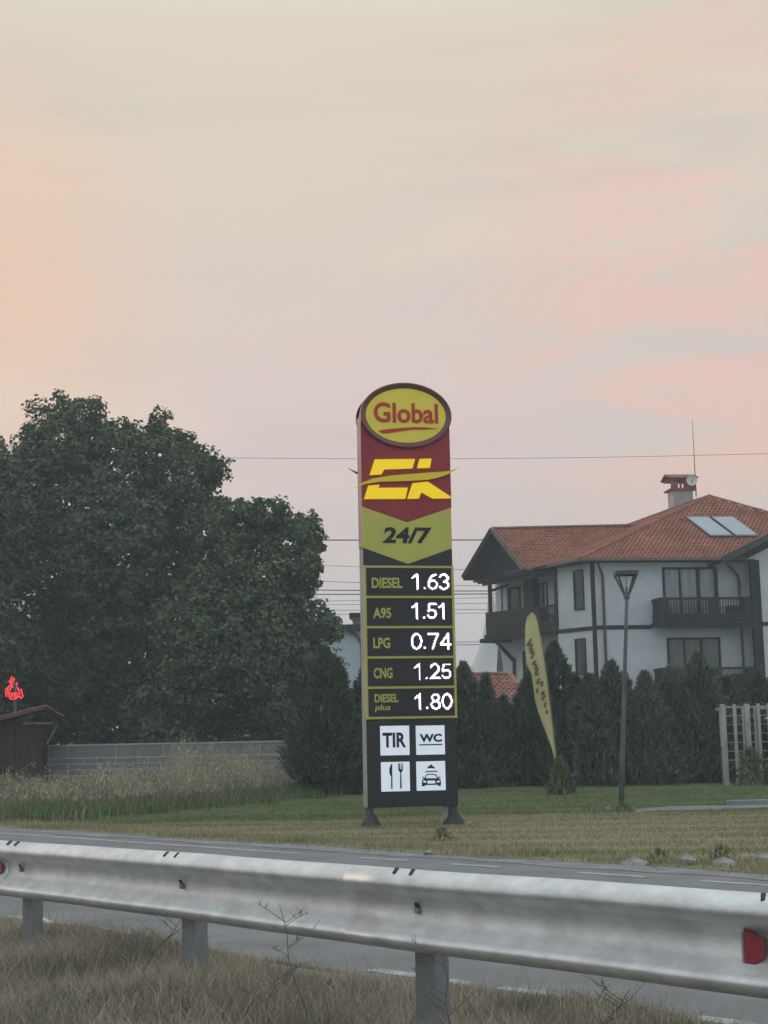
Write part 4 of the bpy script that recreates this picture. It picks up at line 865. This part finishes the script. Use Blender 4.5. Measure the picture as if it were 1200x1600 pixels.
# ------------------------------------------------------------------ guardrail
RD = Vector((0.63, -0.777, 0)).normalized(); RN = Vector((-0.777, -0.63, 0)).normalized(); R0 = Vector((0.44, 5.5, 0))
def RP(a, d, z): p = R0 + RD * a + RN * d; return (p.x, p.y, z)
def ztop(a): return 0.797 + 0.011 * a
GR = thing('guardrail', RP(-0.55, 0, 0), 'galvanised steel guardrail running along the near edge of the road', 'guardrail')
def spl(p, n=5):
    o = []
    for i in range(len(p) - 1):
        a = Vector(p[max(i - 1, 0)]); b = Vector(p[i]); c = Vector(p[i + 1]); d = Vector(p[min(i + 2, len(p) - 1)])
        for k_ in range(n):
            t = k_ / n
            o.append(0.5 * ((2 * b) + (c - a) * t + (2 * a - 5 * b + 4 * c - d) * t * t + (3 * b - a - 3 * c + d) * t ** 3))
    return o + [Vector(p[-1])]
prof = spl([(0.000, 0.155), (0.032, 0.152), (0.064, 0.136), (0.082, 0.110), (0.078, 0.088), (0.052, 0.064), (0.020, 0.044), (0.005, 0.022), (0.004, -0.012),
            (0.016, -0.042), (0.050, -0.074), (0.076, -0.094), (0.083, -0.110), (0.070, -0.132), (0.036, -0.150), (0.004, -0.155)])
def beam_mesh(a0, a1, dn):
    b = MB(); aa = np.linspace(a0, a1, 18); n = len(prof); th = 0.004
    v = []
    for off in (0.0, -th):
        for a in aa:
            wv = 0.0035 * math.sin(a * 1.9) + 0.002 * math.sin(a * 5.1)
            for d, z in prof: v.append(RP(a, d + dn + off, ztop(a) - 0.155 + z + wv * 0.5 + off * 0.2))
    m = len(aa); f = []
    for s_ in (0, 1):
        o = s_ * m * n
        f += [(o + i * n + k_, o + i * n + k_ + 1, o + (i + 1) * n + k_ + 1, o + (i + 1) * n + k_) for i in range(m - 1) for k_ in range(n - 1)]
    o = m * n
    for i in (0, m - 1): f += [(i * n + k_, i * n + k_ + 1, o + i * n + k_ + 1, o + i * n + k_) for k_ in range(n - 1)]
    for k_ in (0, n - 1): f += [(i * n + k_, (i + 1) * n + k_, o + (i + 1) * n + k_, o + i * n + k_) for i in range(m - 1)]
    return b.add(v, f)
for a0, a1, dn in ((-13, -7.9, 0.0), (-8.1, -4.2, 0.005), (-4.4, -0.62, 0.0), (-0.90, 2.9, 0.005), (2.7, 6.4, 0.0)):
    beam_mesh(a0, a1, dn).build('rail_beam', 'zinc', GR, org=GR.location, smooth=True)
def pobox(a, d, hw, hd, z0, z1, b=None):
    b = b or MB()
    return b.hexa([RP(a - hw, d - hd, z0), RP(a + hw, d - hd, z0), RP(a + hw, d + hd, z0), RP(a - hw, d + hd, z0), RP(a - hw, d - hd, z1), RP(a + hw, d - hd, z1), RP(a + hw, d + hd, z1), RP(a - hw, d + hd, z1)])
for a in (-9.3, -7.55, -5.80, -4.05, -2.30, -0.55, 1.20, 2.95):
    zt = ztop(a)
    b = pobox(a, -0.045, 0.060, 0.003, -0.3, zt - 0.03)
    for sgn in (-1, 1):
        pobox(a + sgn * 0.0575, -0.08, 0.0025, 0.032, -0.3, zt - 0.03, b); pobox(a + sgn * 0.046, -0.1105, 0.009, 0.0018, -0.3, zt - 0.03, b)
    po = b.build('post', 'zinc_post', GR, org=GR.location)
    pobox(a, -0.02, 0.035, 0.019, zt - 0.22, zt - 0.07).build('spacer', 'zinc_post', po, org=GR.location)
    for da in (-0.055, 0.045):   # slanted splice slots on the crown of the beam
        b = MB(); p0, p1 = RP(a + da - 0.018, 0.030, zt + 0.0005), RP(a + da + 0.006, 0.064, zt - 0.0155)
        b.beam(p0, p1, 0.015, 0.006); b.build('bolt', 'dark_hole', GR, org=GR.location)
    b = MB(); b.beam(RP(a + .03, 0.008, zt - 0.160), RP(a + .03, 0.024, zt - 0.126), 0.018, 0.006); b.build('bolt', 'dark_hole', GR, org=GR.location)
    MB().tube([RP(a + .03, 0.004, zt - .155), RP(a + .03, 0.022, zt - .155)], 0.014, 6).build('bolt_head', 'zinc_post', GR, org=GR.location)
def refl(a0, a1, zl0, zl1, zr0, zr1):
    b = MB(); f_ = [(a0, zl0), (a1, zr0), (a1 + .006, zr1), (a0, zl1)]
    b.hexa([RP(a, 0.028, z) for a, z in f_] + [RP(a, 0.034, z) for a, z in f_])
    return b.build('reflector', 'reflector', GR, org=GR.location)
refl(1.048, 1.118, 0.572, 0.702, 0.625, 0.678)
refl(-4.42, -4.23, 0.535, 0.650, 0.575, 0.617)
for a in (1.042,): pobox(a, 0.02, 0.004, 0.014, 0.585, 0.69).build('reflector_bracket', 'zinc_post', GR, org=GR.location)
pobox(-4.43, 0.02, 0.004, 0.014, 0.545, 0.64).build('reflector_bracket', 'zinc_post', GR, org=GR.location)

# dry stalks that stand in front of the rail
def stalk(x, y, pts, label, group='dry stalks along the guardrail', r0=0.0027):
    z0 = float(verge_z(0.73 * x + 0.683 * y)) - 0.02
    b = MB()
    for path, r_ in pts: b.tube([(x + p[0], y + p[1], z0 + p[2]) for p in path], [r_ * r0 * (1 - 0.5 * i / (len(path) - 1)) for i in range(len(path))], 5)
    for path, r_ in pts:
        if r_ < 1:
            for k_ in range(4):
                f = random.uniform(.3, 1.0); p0 = Vector(path[0]).lerp(Vector(path[-1]), f); dx = random.uniform(-.03, .03)
                c = Vector((x + p0.x, y + p0.y, z0 + p0.z)); b.tube([c, c + Vector((dx, .004, random.uniform(.01, .035)))], [r0 * .45, r0 * .2], 4)
    o = b.build('dry_stalk', 'twig'); o.location = (x, y, z0)
    for v in o.data.vertices: v.co -= Vector((x, y, z0))
    return tag(o, label, 'dry plant', group)
def rstalk(h, lean, nb):
    main = [(lean * q_ + .012 * math.sin(q_ * 9), .02 * q_, h * q_) for q_ in (0, .2, .4, .6, .8, 1)]
    out = [(main, 1.0)]
    for k_ in range(nb):
        t = random.uniform(.45, .95); s_ = random.choice((-1, 1)); bx = lean * t + .012 * math.sin(t * 9); bz = h * t; L = random.uniform(.05, .13)
        out.append(([(bx, .02 * t, bz), (bx + s_ * L * .5, .02, bz + L * .35), (bx + s_ * L, .02, bz + L * random.uniform(.5, .9))], 0.6))
    return out
rs_ = [(-1.22, 6.95, .36, .26, 5, 'dark dry stalk leaning right over the second rail post from the left'),
       (-0.33, 6.02, .50, -.12, 6, 'tallest dark forked stalk in front of the middle of the rail beam'),
       (-0.52, 6.15, .20, .04, 4, 'short dark tuft below the middle of the rail beam'),
       (0.22, 5.30, .40, -.05, 6, 'dark bushy stalk in front of the third rail post'),
       (0.62, 5.35, .26, .20, 5, 'dark bent stalk under the beam at the bottom right')]
for a in rs_: stalk(a[0], a[1], rstalk(a[2], a[3], a[4]), a[5])
# litter
def lump(name, m, c, sx, sy, sz, seed, label, cat, n=2, rot=0):
    bm = bmesh.new(); bmesh.ops.create_icosphere(bm, subdivisions=n, radius=1); rr = random.Random(seed)
    for v in bm.verts:
        k_ = rr.uniform(.7, 1.2); v.co = Vector((v.co.x * sx * k_, v.co.y * sy * k_, max(v.co.z, -.35) * sz * k_))
    bmesh.ops.rotate(bm, verts=bm.verts, cent=(0, 0, 0), matrix=Matrix.Rotation(rot, 3, 'Z'))
    me = bpy.data.meshes.new(name); bm.to_mesh(me); bm.free(); me.materials.append(MT[m])
    o = bpy.data.objects.new(name, me); COL.objects.link(o); o.location = c
    return tag(o, label, cat)
lump('plastic_bag', 'plastic', (-2.36, 10.35, 0.05), .07, .05, .09, 3, 'crumpled white plastic bag at the road edge beside the left post', 'litter')
lump('plastic_sheet', 'plastic', (-2.16, 10.15, 0.02), .17, .05, .03, 4, 'flattened pale plastic scrap next to the white bag', 'litter', rot=-.6)
lump('plastic_bottle', 'plastic', (0.93, 6.35, 0.14), .10, .035, .03, 5, 'squashed white plastic bottle in the grass under the right beam', 'litter', rot=-.4)

# broken kerb stones and rubble on the far side of the road
for x, y, sx, sz, lb in ((2.42, 15.05, .20, .07, 'long low kerb stone fragment in a gap of the far road edge'), (2.93, 14.93, .13, .11, 'tallest broken pale kerb block at the far road edge'),
                         (3.24, 14.75, .17, .09, 'broken grey kerb block lying right of the pale one'), (3.72, 15.05, .14, .10, 'rough stone at the road edge on the far right'),
                         (0.42, 16.85, .07, .05, 'single round pale stone on the gravel edge below the pylon')):
    o = lump('kerb_fragment', 'stone', (x, y, 0.02), sx, .08, sz * .8, int(x * 100), lb, 'stone', n=1, rot=-.75)
    tag(o, group='broken stones along the far road edge')
b = MB()
for k_ in range(420):
    r_ = random.uniform(-34, -2); s_ = random.gauss(11.86, .13); x, y, _ = RS(r_, s_); h = random.uniform(.008, .032)
    p = [Vector((x + random.uniform(-1, 1) * h, y + random.uniform(-1, 1) * h, random.uniform(.0, 1) * h * 1.1)) for _ in range(2)]
    a_ = random.uniform(0, 3); u_ = Vector((math.cos(a_), math.sin(a_), 0)) * h; w_ = Vector((-u_.y, u_.x, 0)); c_ = Vector((x, y, 0))
    b.add([c_ - u_, c_ - w_ * .8, c_ + u_ * .9, c_ + w_, c_ + Vector((0, 0, h * .9)) + u_ * .2], [(0, 1, 4), (1, 2, 4), (2, 3, 4), (3, 0, 4)])
tag(b.build('rubble', 'stone'), 'pale rubble scattered along the far road edge', 'rubble', kind='stuff')

# ------------------------------------------------------------------ street lamp
LX = Vector((3.75, 24.48, 0)); LP = thing('street_lamp', LX, 'slim grey lamp post with an open inverted trapezoid lantern', 'street lamp')
top = Vector((4.00, 24.48, 3.52)); d_ = (top - LX)
MB().tube([LX + Vector((0, 0, -.05)), LX + d_ * .25, LX + d_ * .6, top], [.046, .042, .034, .030], 10).build('pole', 'lamp_metal', LP, org=LX, smooth=True)
MB().lathe([(.036, -.03), (.055, .0), (.06, .05), (.03, .08)], top, 8).build('collar', 'lamp_metal', LP, org=LX)
b = MB(); hw = .165; hz_ = .33; tp = top + Vector((0, 0, .06))
for sx in (-1, 1):
    for sy in (-1, 1): b.beam(tp + Vector((sx * .04, sy * .04, 0)), tp + Vector((sx * hw, sy * hw, hz_)), .026, .026)
for a, c in (((-1, -1), (1, -1)), ((1, -1), (1, 1)), ((1, 1), (-1, 1)), ((-1, 1), (-1, -1))):
    b.beam(tp + Vector((a[0] * hw, a[1] * hw, hz_)), tp + Vector((c[0] * hw, c[1] * hw, hz_)), .034, .04)
LN = b.build('lantern', 'lamp_metal', LP, org=LX)
MB().box(tp.x - hw - .02, tp.x + hw + .02, tp.y - hw - .02, tp.y + hw + .02, tp.z + hz_ + .021, tp.z + hz_ + .045).build('lid', 'lamp_metal', LN, org=LX)
MB().tube([tp + Vector((0, 0, .0)), tp + Vector((.0, 0, .12))], .018, 6).build('bulb_holder', 'lamp_metal', LN, org=LX)
MB().tube([tp + Vector((0, 0, .121)), tp + Vector((.005, 0, .22)), tp + Vector((0, 0, .30))], [.012, .022, .012], 6).build('bulb', 'lamp_glass', LN, org=LX)
for x, y, lb in ((3.60, 24.9, 'pale round stone left of the lamp post foot'), (4.02, 24.95, 'pale round stone right of the lamp post foot')):
    tag(lump('garden_stone', 'kerb', (x, y, .03), .07, .06, .07, int(x * 10), lb, 'stone'), group='stones at the lamp post')

# leafy tufts and small bushes
def bush(name, c, rx, h, n, m, label, cat, size=.05, group=None):
    t = thing(name, c, label, cat, group=group)
    a = rng.uniform(0, 2 * np.pi, n); z = rng.uniform(0, 1, n) ** .8; rr = rx * np.sqrt(rng.uniform(0, 1, n)) * (1.05 - .75 * z ** 2) * (.75 + .35 * np.sin(a * 3 + z * 4))
    P = np.stack([rr * np.cos(a), rr * np.sin(a), z * h * rng.uniform(.85, 1.05, n)], 1)
    blades('foliage', P, rng.uniform(size * .8, size * 2.0, n), rng.uniform(size * .35, size * .8, n), m, .9, parent=t)
    b = MB()
    for k_ in range(6):
        an = k_ * 1.05; b.tube([(0, 0, -.02), (rx * .25 * math.cos(an), rx * .25 * math.sin(an), h * .4), (rx * .5 * math.cos(an), rx * .5 * math.sin(an), h * .8)], [.012, .008, .004], 5)
    b.build('stem', 'bark', t)
    return t
bush('flag_bush', (3.62, 31.9, 0), .33, .72, 800, 'weed_green', 'small feathery bush around the foot of the yellow flag', 'bush', .08)
bush('lamp_tuft', (3.78, 24.4, 0), .16, .16, 240, 'lawn_blade', 'green tuft at the foot of the lamp post', 'plant', .05)
for x, y, h, lb in ((0.65, 18.9, .15, 'small weed on the dry strip below the right foot of the pylon'), (3.30, 15.2, .16, 'weed growing between the broken kerb stones'), (2.70, 15.25, .12, 'low dark weed beside the tallest kerb block')):
    bush('weed_plant', (x, y, 0), h * 1.3, h, 200, 'dry_blade', lb, 'weed', .035, 'weeds on the dry strip')
for x, y, h, lb in ((8.35, 34.6, .85, 'grey green shrub at the left posts of the trellis'), (9.1, 34.7, 1.0, 'taller shrub climbing the middle posts of the trellis'), (9.8, 34.8, .9, 'shrub at the right end of the trellis')):
    bush('trellis_shrub', (x, y, 0), .48, h, 1300, 'weed_green', lb, 'shrub', .06, 'shrubs at the trellis')

# feather flag
FO = Vector((3.59, 32.0, 0)); FG = thing('feather_flag', FO, 'narrow yellow feather flag with dark slanted print in the lawn', 'flag')
n = len(FLAG_L); b = MB(); v = []; m_ = 5
for i in range(n):
    for k_ in range(m_ + 1):
        t = k_ / m_; x = FLAG_L[i][0] * (1 - t) + FLAG_R[i][0] * t; z = FLAG_L[i][1] * (1 - t) + FLAG_R[i][1] * t
        v.append((x, 32.0 + .06 * math.sin(i * .75 + t * 2.0) * (1 - t), z))
b.add(v, [(i * (m_ + 1) + k_, i * (m_ + 1) + k_ + 1, (i + 1) * (m_ + 1) + k_ + 1, (i + 1) * (m_ + 1) + k_) for i in range(n - 1) for k_ in range(m_)])
CL = b.build('flag_cloth', 'flag', FG, org=FO, smooth=True)
so_ = CL.modifiers.new('thickness', 'SOLIDIFY'); so_.thickness = 0.006; so_.offset = 1
pp = [(x + .012, 32.0, z) for x, z in FLAG_R[1:]][::-1]
MB().tube([(3.60, 32.0, -.05), (3.598, 32.0, .1)] + pp, [.018] * 2 + [.016 - .0105 * i / len(pp) for i in range(len(pp))], 7).build('flag_pole', 'pole', FG, org=FO)
def flag_y(x, z):
    for i in range(n - 1):
        if FLAG_L[i][1] >= z >= FLAG_L[i + 1][1]:
            f = (FLAG_L[i][1] - z) / (FLAG_L[i][1] - FLAG_L[i + 1][1]); l = FLAG_L[i][0] * (1 - f) + FLAG_L[i + 1][0] * f; r = FLAG_R[i][0] * (1 - f) + FLAG_R[i + 1][0] * f
            t = max(0, min(1, (x - l) / (r - l))); return 32.0 + .06 * math.sin((i + f) * .75 + t * 2) * (1 - t)
    return 32.0
b = MB(); jj = 0
for ln in FLAG_TXT:
    for (x0, z0), (x1, z1) in zip(ln[:-1], ln[1:]):
        jj += 1; y0, y1 = flag_y(x0, z0) - .012 - .0006 * (jj % 5), flag_y(x1, z1) - .012 - .0006 * (jj % 5)
        b.beam((x0, y0, z0), (x1, y1, z1), .046, .006, up=(0, 1, 0))
b.build('flag_print', 'flag_ink', CL, org=FO)

# timber trellis on the right
TO = Vector((8.0, 35.5, 0)); TR = thing('trellis', TO, 'pale grey trellis frame of thick and thin uprights with thin cross bars', 'trellis')
for x, w in ((7.965, .115), (8.235, .075), (8.535, .115), (8.80, .075), (9.07, .11), (9.36, .075), (9.65, .11), (9.95, .075), (10.2, .11)):
    MB().box(x - w / 2, x + w / 2, 35.45, 35.45 + w, -.05, 1.93).build('upright', 'trellis', TR, org=TO, bevel=.006)
for x in (8.09, 8.64, 8.93, 9.5, 10.05):
    MB().box(x - .025, x + .025, 36.35, 36.4, -.05, 1.88).build('upright', 'trellis', TR, org=TO)
for z in (1.86, 1.66, 1.45, 1.24, 1.03, .82, .61):
    MB().box(7.93, 10.25, 35.565, 35.581, z - .008, z + .008 + (.014 if z > 1.8 else 0)).build('cross_bar', 'trellis', TR, org=TO)
    MB().box(8.06, 10.25, 36.405, 36.417, z - .006, z + .006).build('cross_bar', 'trellis', TR, org=TO)
for x in (8.0, 9.07, 10.2): MB().box(x - .03, x + .03, 35.57, 36.36, 1.80, 1.85).build('tie_bar', 'trellis', TR, org=TO)
GO = Vector((9.02, 35.0, 0)); GLm = thing('garden_lamp', GO, 'low garden lamp with a flat white disc top before the trellis', 'garden lamp')
MB().tube([GO, GO + Vector((0, 0, 1.55))], .022, 7).build('pole', 'lamp_metal', GLm, org=GO)
MB().lathe([(.05, 1.555), (.20, 1.562), (.21, 1.578), (.12, 1.60), (.04, 1.66), (.02, 1.67)], GO, 18).build('disc_shade', 'dish', GLm, org=GO)

# block wall on the left
BO = Vector((-5.2, 39.0, 0)); BW = thing('block_wall', BO, 'low grey block wall behind the tall weeds', 'wall')
MB().box(-9.6, -1.2, 39.012, 39.19, -.05, 1.24).build('mortar_core', 'mortar', BW, org=BO)
src = {}
for ci, (z0, z1) in enumerate(((0, .22), (.25, .46), (.49, .61), (.64, .76), (.79, .91), (.94, 1.225))):
    L = 1.25 if ci == 5 else .84; x = -9.595 - (L * .5 if ci % 2 and ci != 5 else 0)
    while x < -1.2:
        a_, c_ = max(x, -9.595), min(x + L - .030, -1.22)
        if c_ - a_ > .1:
            o_ = random.uniform(-.004, .004); key = (ci, round(c_ - a_, 3))
            if key in src:
                s0, ax0 = src[key]; o = s0.copy(); COL.objects.link(o); o.parent = BW; o.location = (a_ - ax0, o_, 0)
            else:
                o = MB().box(a_, c_, 39.0, 39.05, z0, z1).build('block', 'block', BW, org=BO, bevel=.006); src[key] = (o, a_)
        x += L
MB().box(-9.62, -1.2, 38.985, 39.215, 1.242, 1.275).build('coping', 'mortar', BW, org=BO)

# wooden hut at the left edge and the red light sign over it
KO = Vector((-8.74, 38.3, 0)); KT = thing('wooden_hut', KO, 'dark wooden hut with a low red tiled roof at the left edge', 'hut')
KA = Vector((-.99, -.10, 0)); KB = Vector((-.225, .974, 0))
def Kq(a, b_, z): return KO + KA * a + KB * b_ + Vector((0, 0, z))
for i in range(9):
    b = MB(); wb(b, Kq, .10 + i * .36, .10 + i * .36 + .345, 0, .05 + random.uniform(-.006, .006), 0, 1.84); b.build('wall_board', 'hut', KT, org=KO)
for i in range(5):
    b = MB(); wb(b, Kq, .02, .07 + random.uniform(-.006, .006), .06 + i * .37, .06 + i * .37 + .355, 0, 1.84); b.build('wall_board', 'hut', KT, org=KO)
b = MB(); wb(b, Kq, .10, 3.3, .06, 1.9, 0, 1.82); b.build('hut_body', 'hut', KT, org=KO)
b = MB(); wb(b, Kq, -.03, .09, -.06, .05, 0, 1.86); b.build('corner_post', 'wood', KT, org=KO)
b = MB(); b.beam(Kq(.0, -.03, 1.30), Kq(-.26, -.03, 1.80), .06, .06); b.build('brace', 'wood_grey', KT, org=KO)
zr = lambda a: 2.23 - (a - .06) * .235 if a > .06 else 2.23 - (.06 - a) * .62
rp = [Kq(-.36, -.45, zr(-.36)), Kq(.06, -.45, zr(.06)), Kq(3.6, -.45, zr(3.6)), Kq(-.36, 2.2, zr(-.36)), Kq(.06, 2.2, zr(.06)), Kq(3.6, 2.2, zr(3.6))]
b = MB(); tk = Vector((0, 0, -.07)); b.add(rp + [q_ + tk for q_ in rp], [(0, 1, 4, 3), (1, 2, 5, 4), (6, 9, 10, 7), (7, 10, 11, 8), (0, 6, 7, 1), (1, 7, 8, 2), (2, 8, 11, 5), (5, 11, 10, 4), (4, 10, 9, 3), (3, 9, 6, 0)])
KRf = b.build('roof', 'wood', KT, org=KO); HO = KO
tiles([rp[2], rp[1], rp[4], rp[5]], None, KRf, m='tile_dark'); tiles([rp[1], rp[0], rp[3], rp[4]], None, KRf, m='tile_dark')
b = MB(); b.beam(rp[1] + Vector((0, -.03, -.01)), rp[2] + Vector((0, -.03, -.01)), .05, .09); b.build('barge_board', 'tile_dark', KRf, org=KO)
b = MB(); wb(b, Kq, -.16, .30, -.36, -.28, 1.80, 1.85); b.build('tie_beam', 'wood_grey', KT, org=KO)
b = MB(); wb(b, Kq, .36, .62, -.36, -.28, 1.80, 1.85); b.build('tie_beam', 'wood_grey', KT, org=KO)
NO = Vector((-10.02, 40.0, 0)); NE = thing('light_sign', NO, 'small glowing red triangular light sign above the hut', 'light sign')
b = MB(); jj = 0
for ln in LED: b.tube([(x, 40.0 - .002 * (jj % 4), z) for x, z in ln], .012, 6); jj += 1
b.build('neon_tube', 'neon', NE, org=NO)
MB().tube([(-10.02, 40.12, 0), (-10.02, 40.12, 2.95)], .04, 7).build('pole', 'lamp_metal', NE, org=NO)
MB().box(-10.25, -9.8, 40.06, 40.10, 2.55, 2.61).box(-10.12, -9.94, 40.06, 40.10, 2.90, 2.96).build('bracket', 'lamp_metal', NE, org=NO)

# overhead wires far behind
names = ['thin topmost overhead wire crossing above the tree and the house chimney', 'thick dark overhead wire meeting the pylon at its lime chevron', 'first thin overhead wire under the thick one',
         'second thin overhead wire under the thick one', 'upper of the close pair of dark wires level with the top price', 'lower of the close pair of dark wires level with the top price',
         'first pale wire under the close dark pair', 'second pale wire under the close dark pair', 'third pale wire under the close dark pair', 'fourth pale wire under the close dark pair',
         'upper of the lowest pair of wires beside the white tent', 'lower of the lowest pair of wires beside the white tent']
for i, ((x0, z0), (x1, z1)) in enumerate(WIRES):
    sl_ = (z1 - z0) / (x1 - x0); r_ = (.016, .040, .016, .018, .032, .034, .018, .018, .02, .018, .022, .024)[i]; sag = .0006
    sl_ = sl_ * .6 if abs(sl_) > .05 else sl_; zm = (z0 + z1) / 2; xm = (x0 + x1) / 2
    pts = [(x, 95 + i * .35, zm + sl_ * (x - xm) + sag * ((x - xm) ** 2)) for x in np.linspace(-45, 45, 25)]
    o = MB().tube(pts, r_, 5).build('overhead_wire', 'wire' if i in (1, 4, 5, 11) else 'wire_pale', org=Vector((xm, 95, zm))); o.location = (xm, 95, zm)
    tag(o, names[i], 'overhead wire', 'overhead wires behind the trees')

# ------------------------------------------------------------------ haze volume added to lift dark tones like a windscreen veil
hm = bpy.data.materials.new('haze'); hm.use_nodes = True; ht = hm.node_tree; ht.nodes.clear()
hv = ht.nodes.new('ShaderNodeVolumePrincipled'); ho = ht.nodes.new('ShaderNodeOutputMaterial')
hv.inputs['Color'].default_value = (0.82, 0.93, 0.98, 1); hv.inputs['Density'].default_value = HAZE; hv.inputs['Anisotropy'].default_value = 0.0
ht.links.new(hv.outputs[0], ho.inputs['Volume'])
hz_o = MB().box(-230, 230, -70, 410, -1.05, 22.5).build('haze', hm); tag(hz_o, 'thin haze over the whole place, added to lift the dark tones', 'haze', kind='stuff')
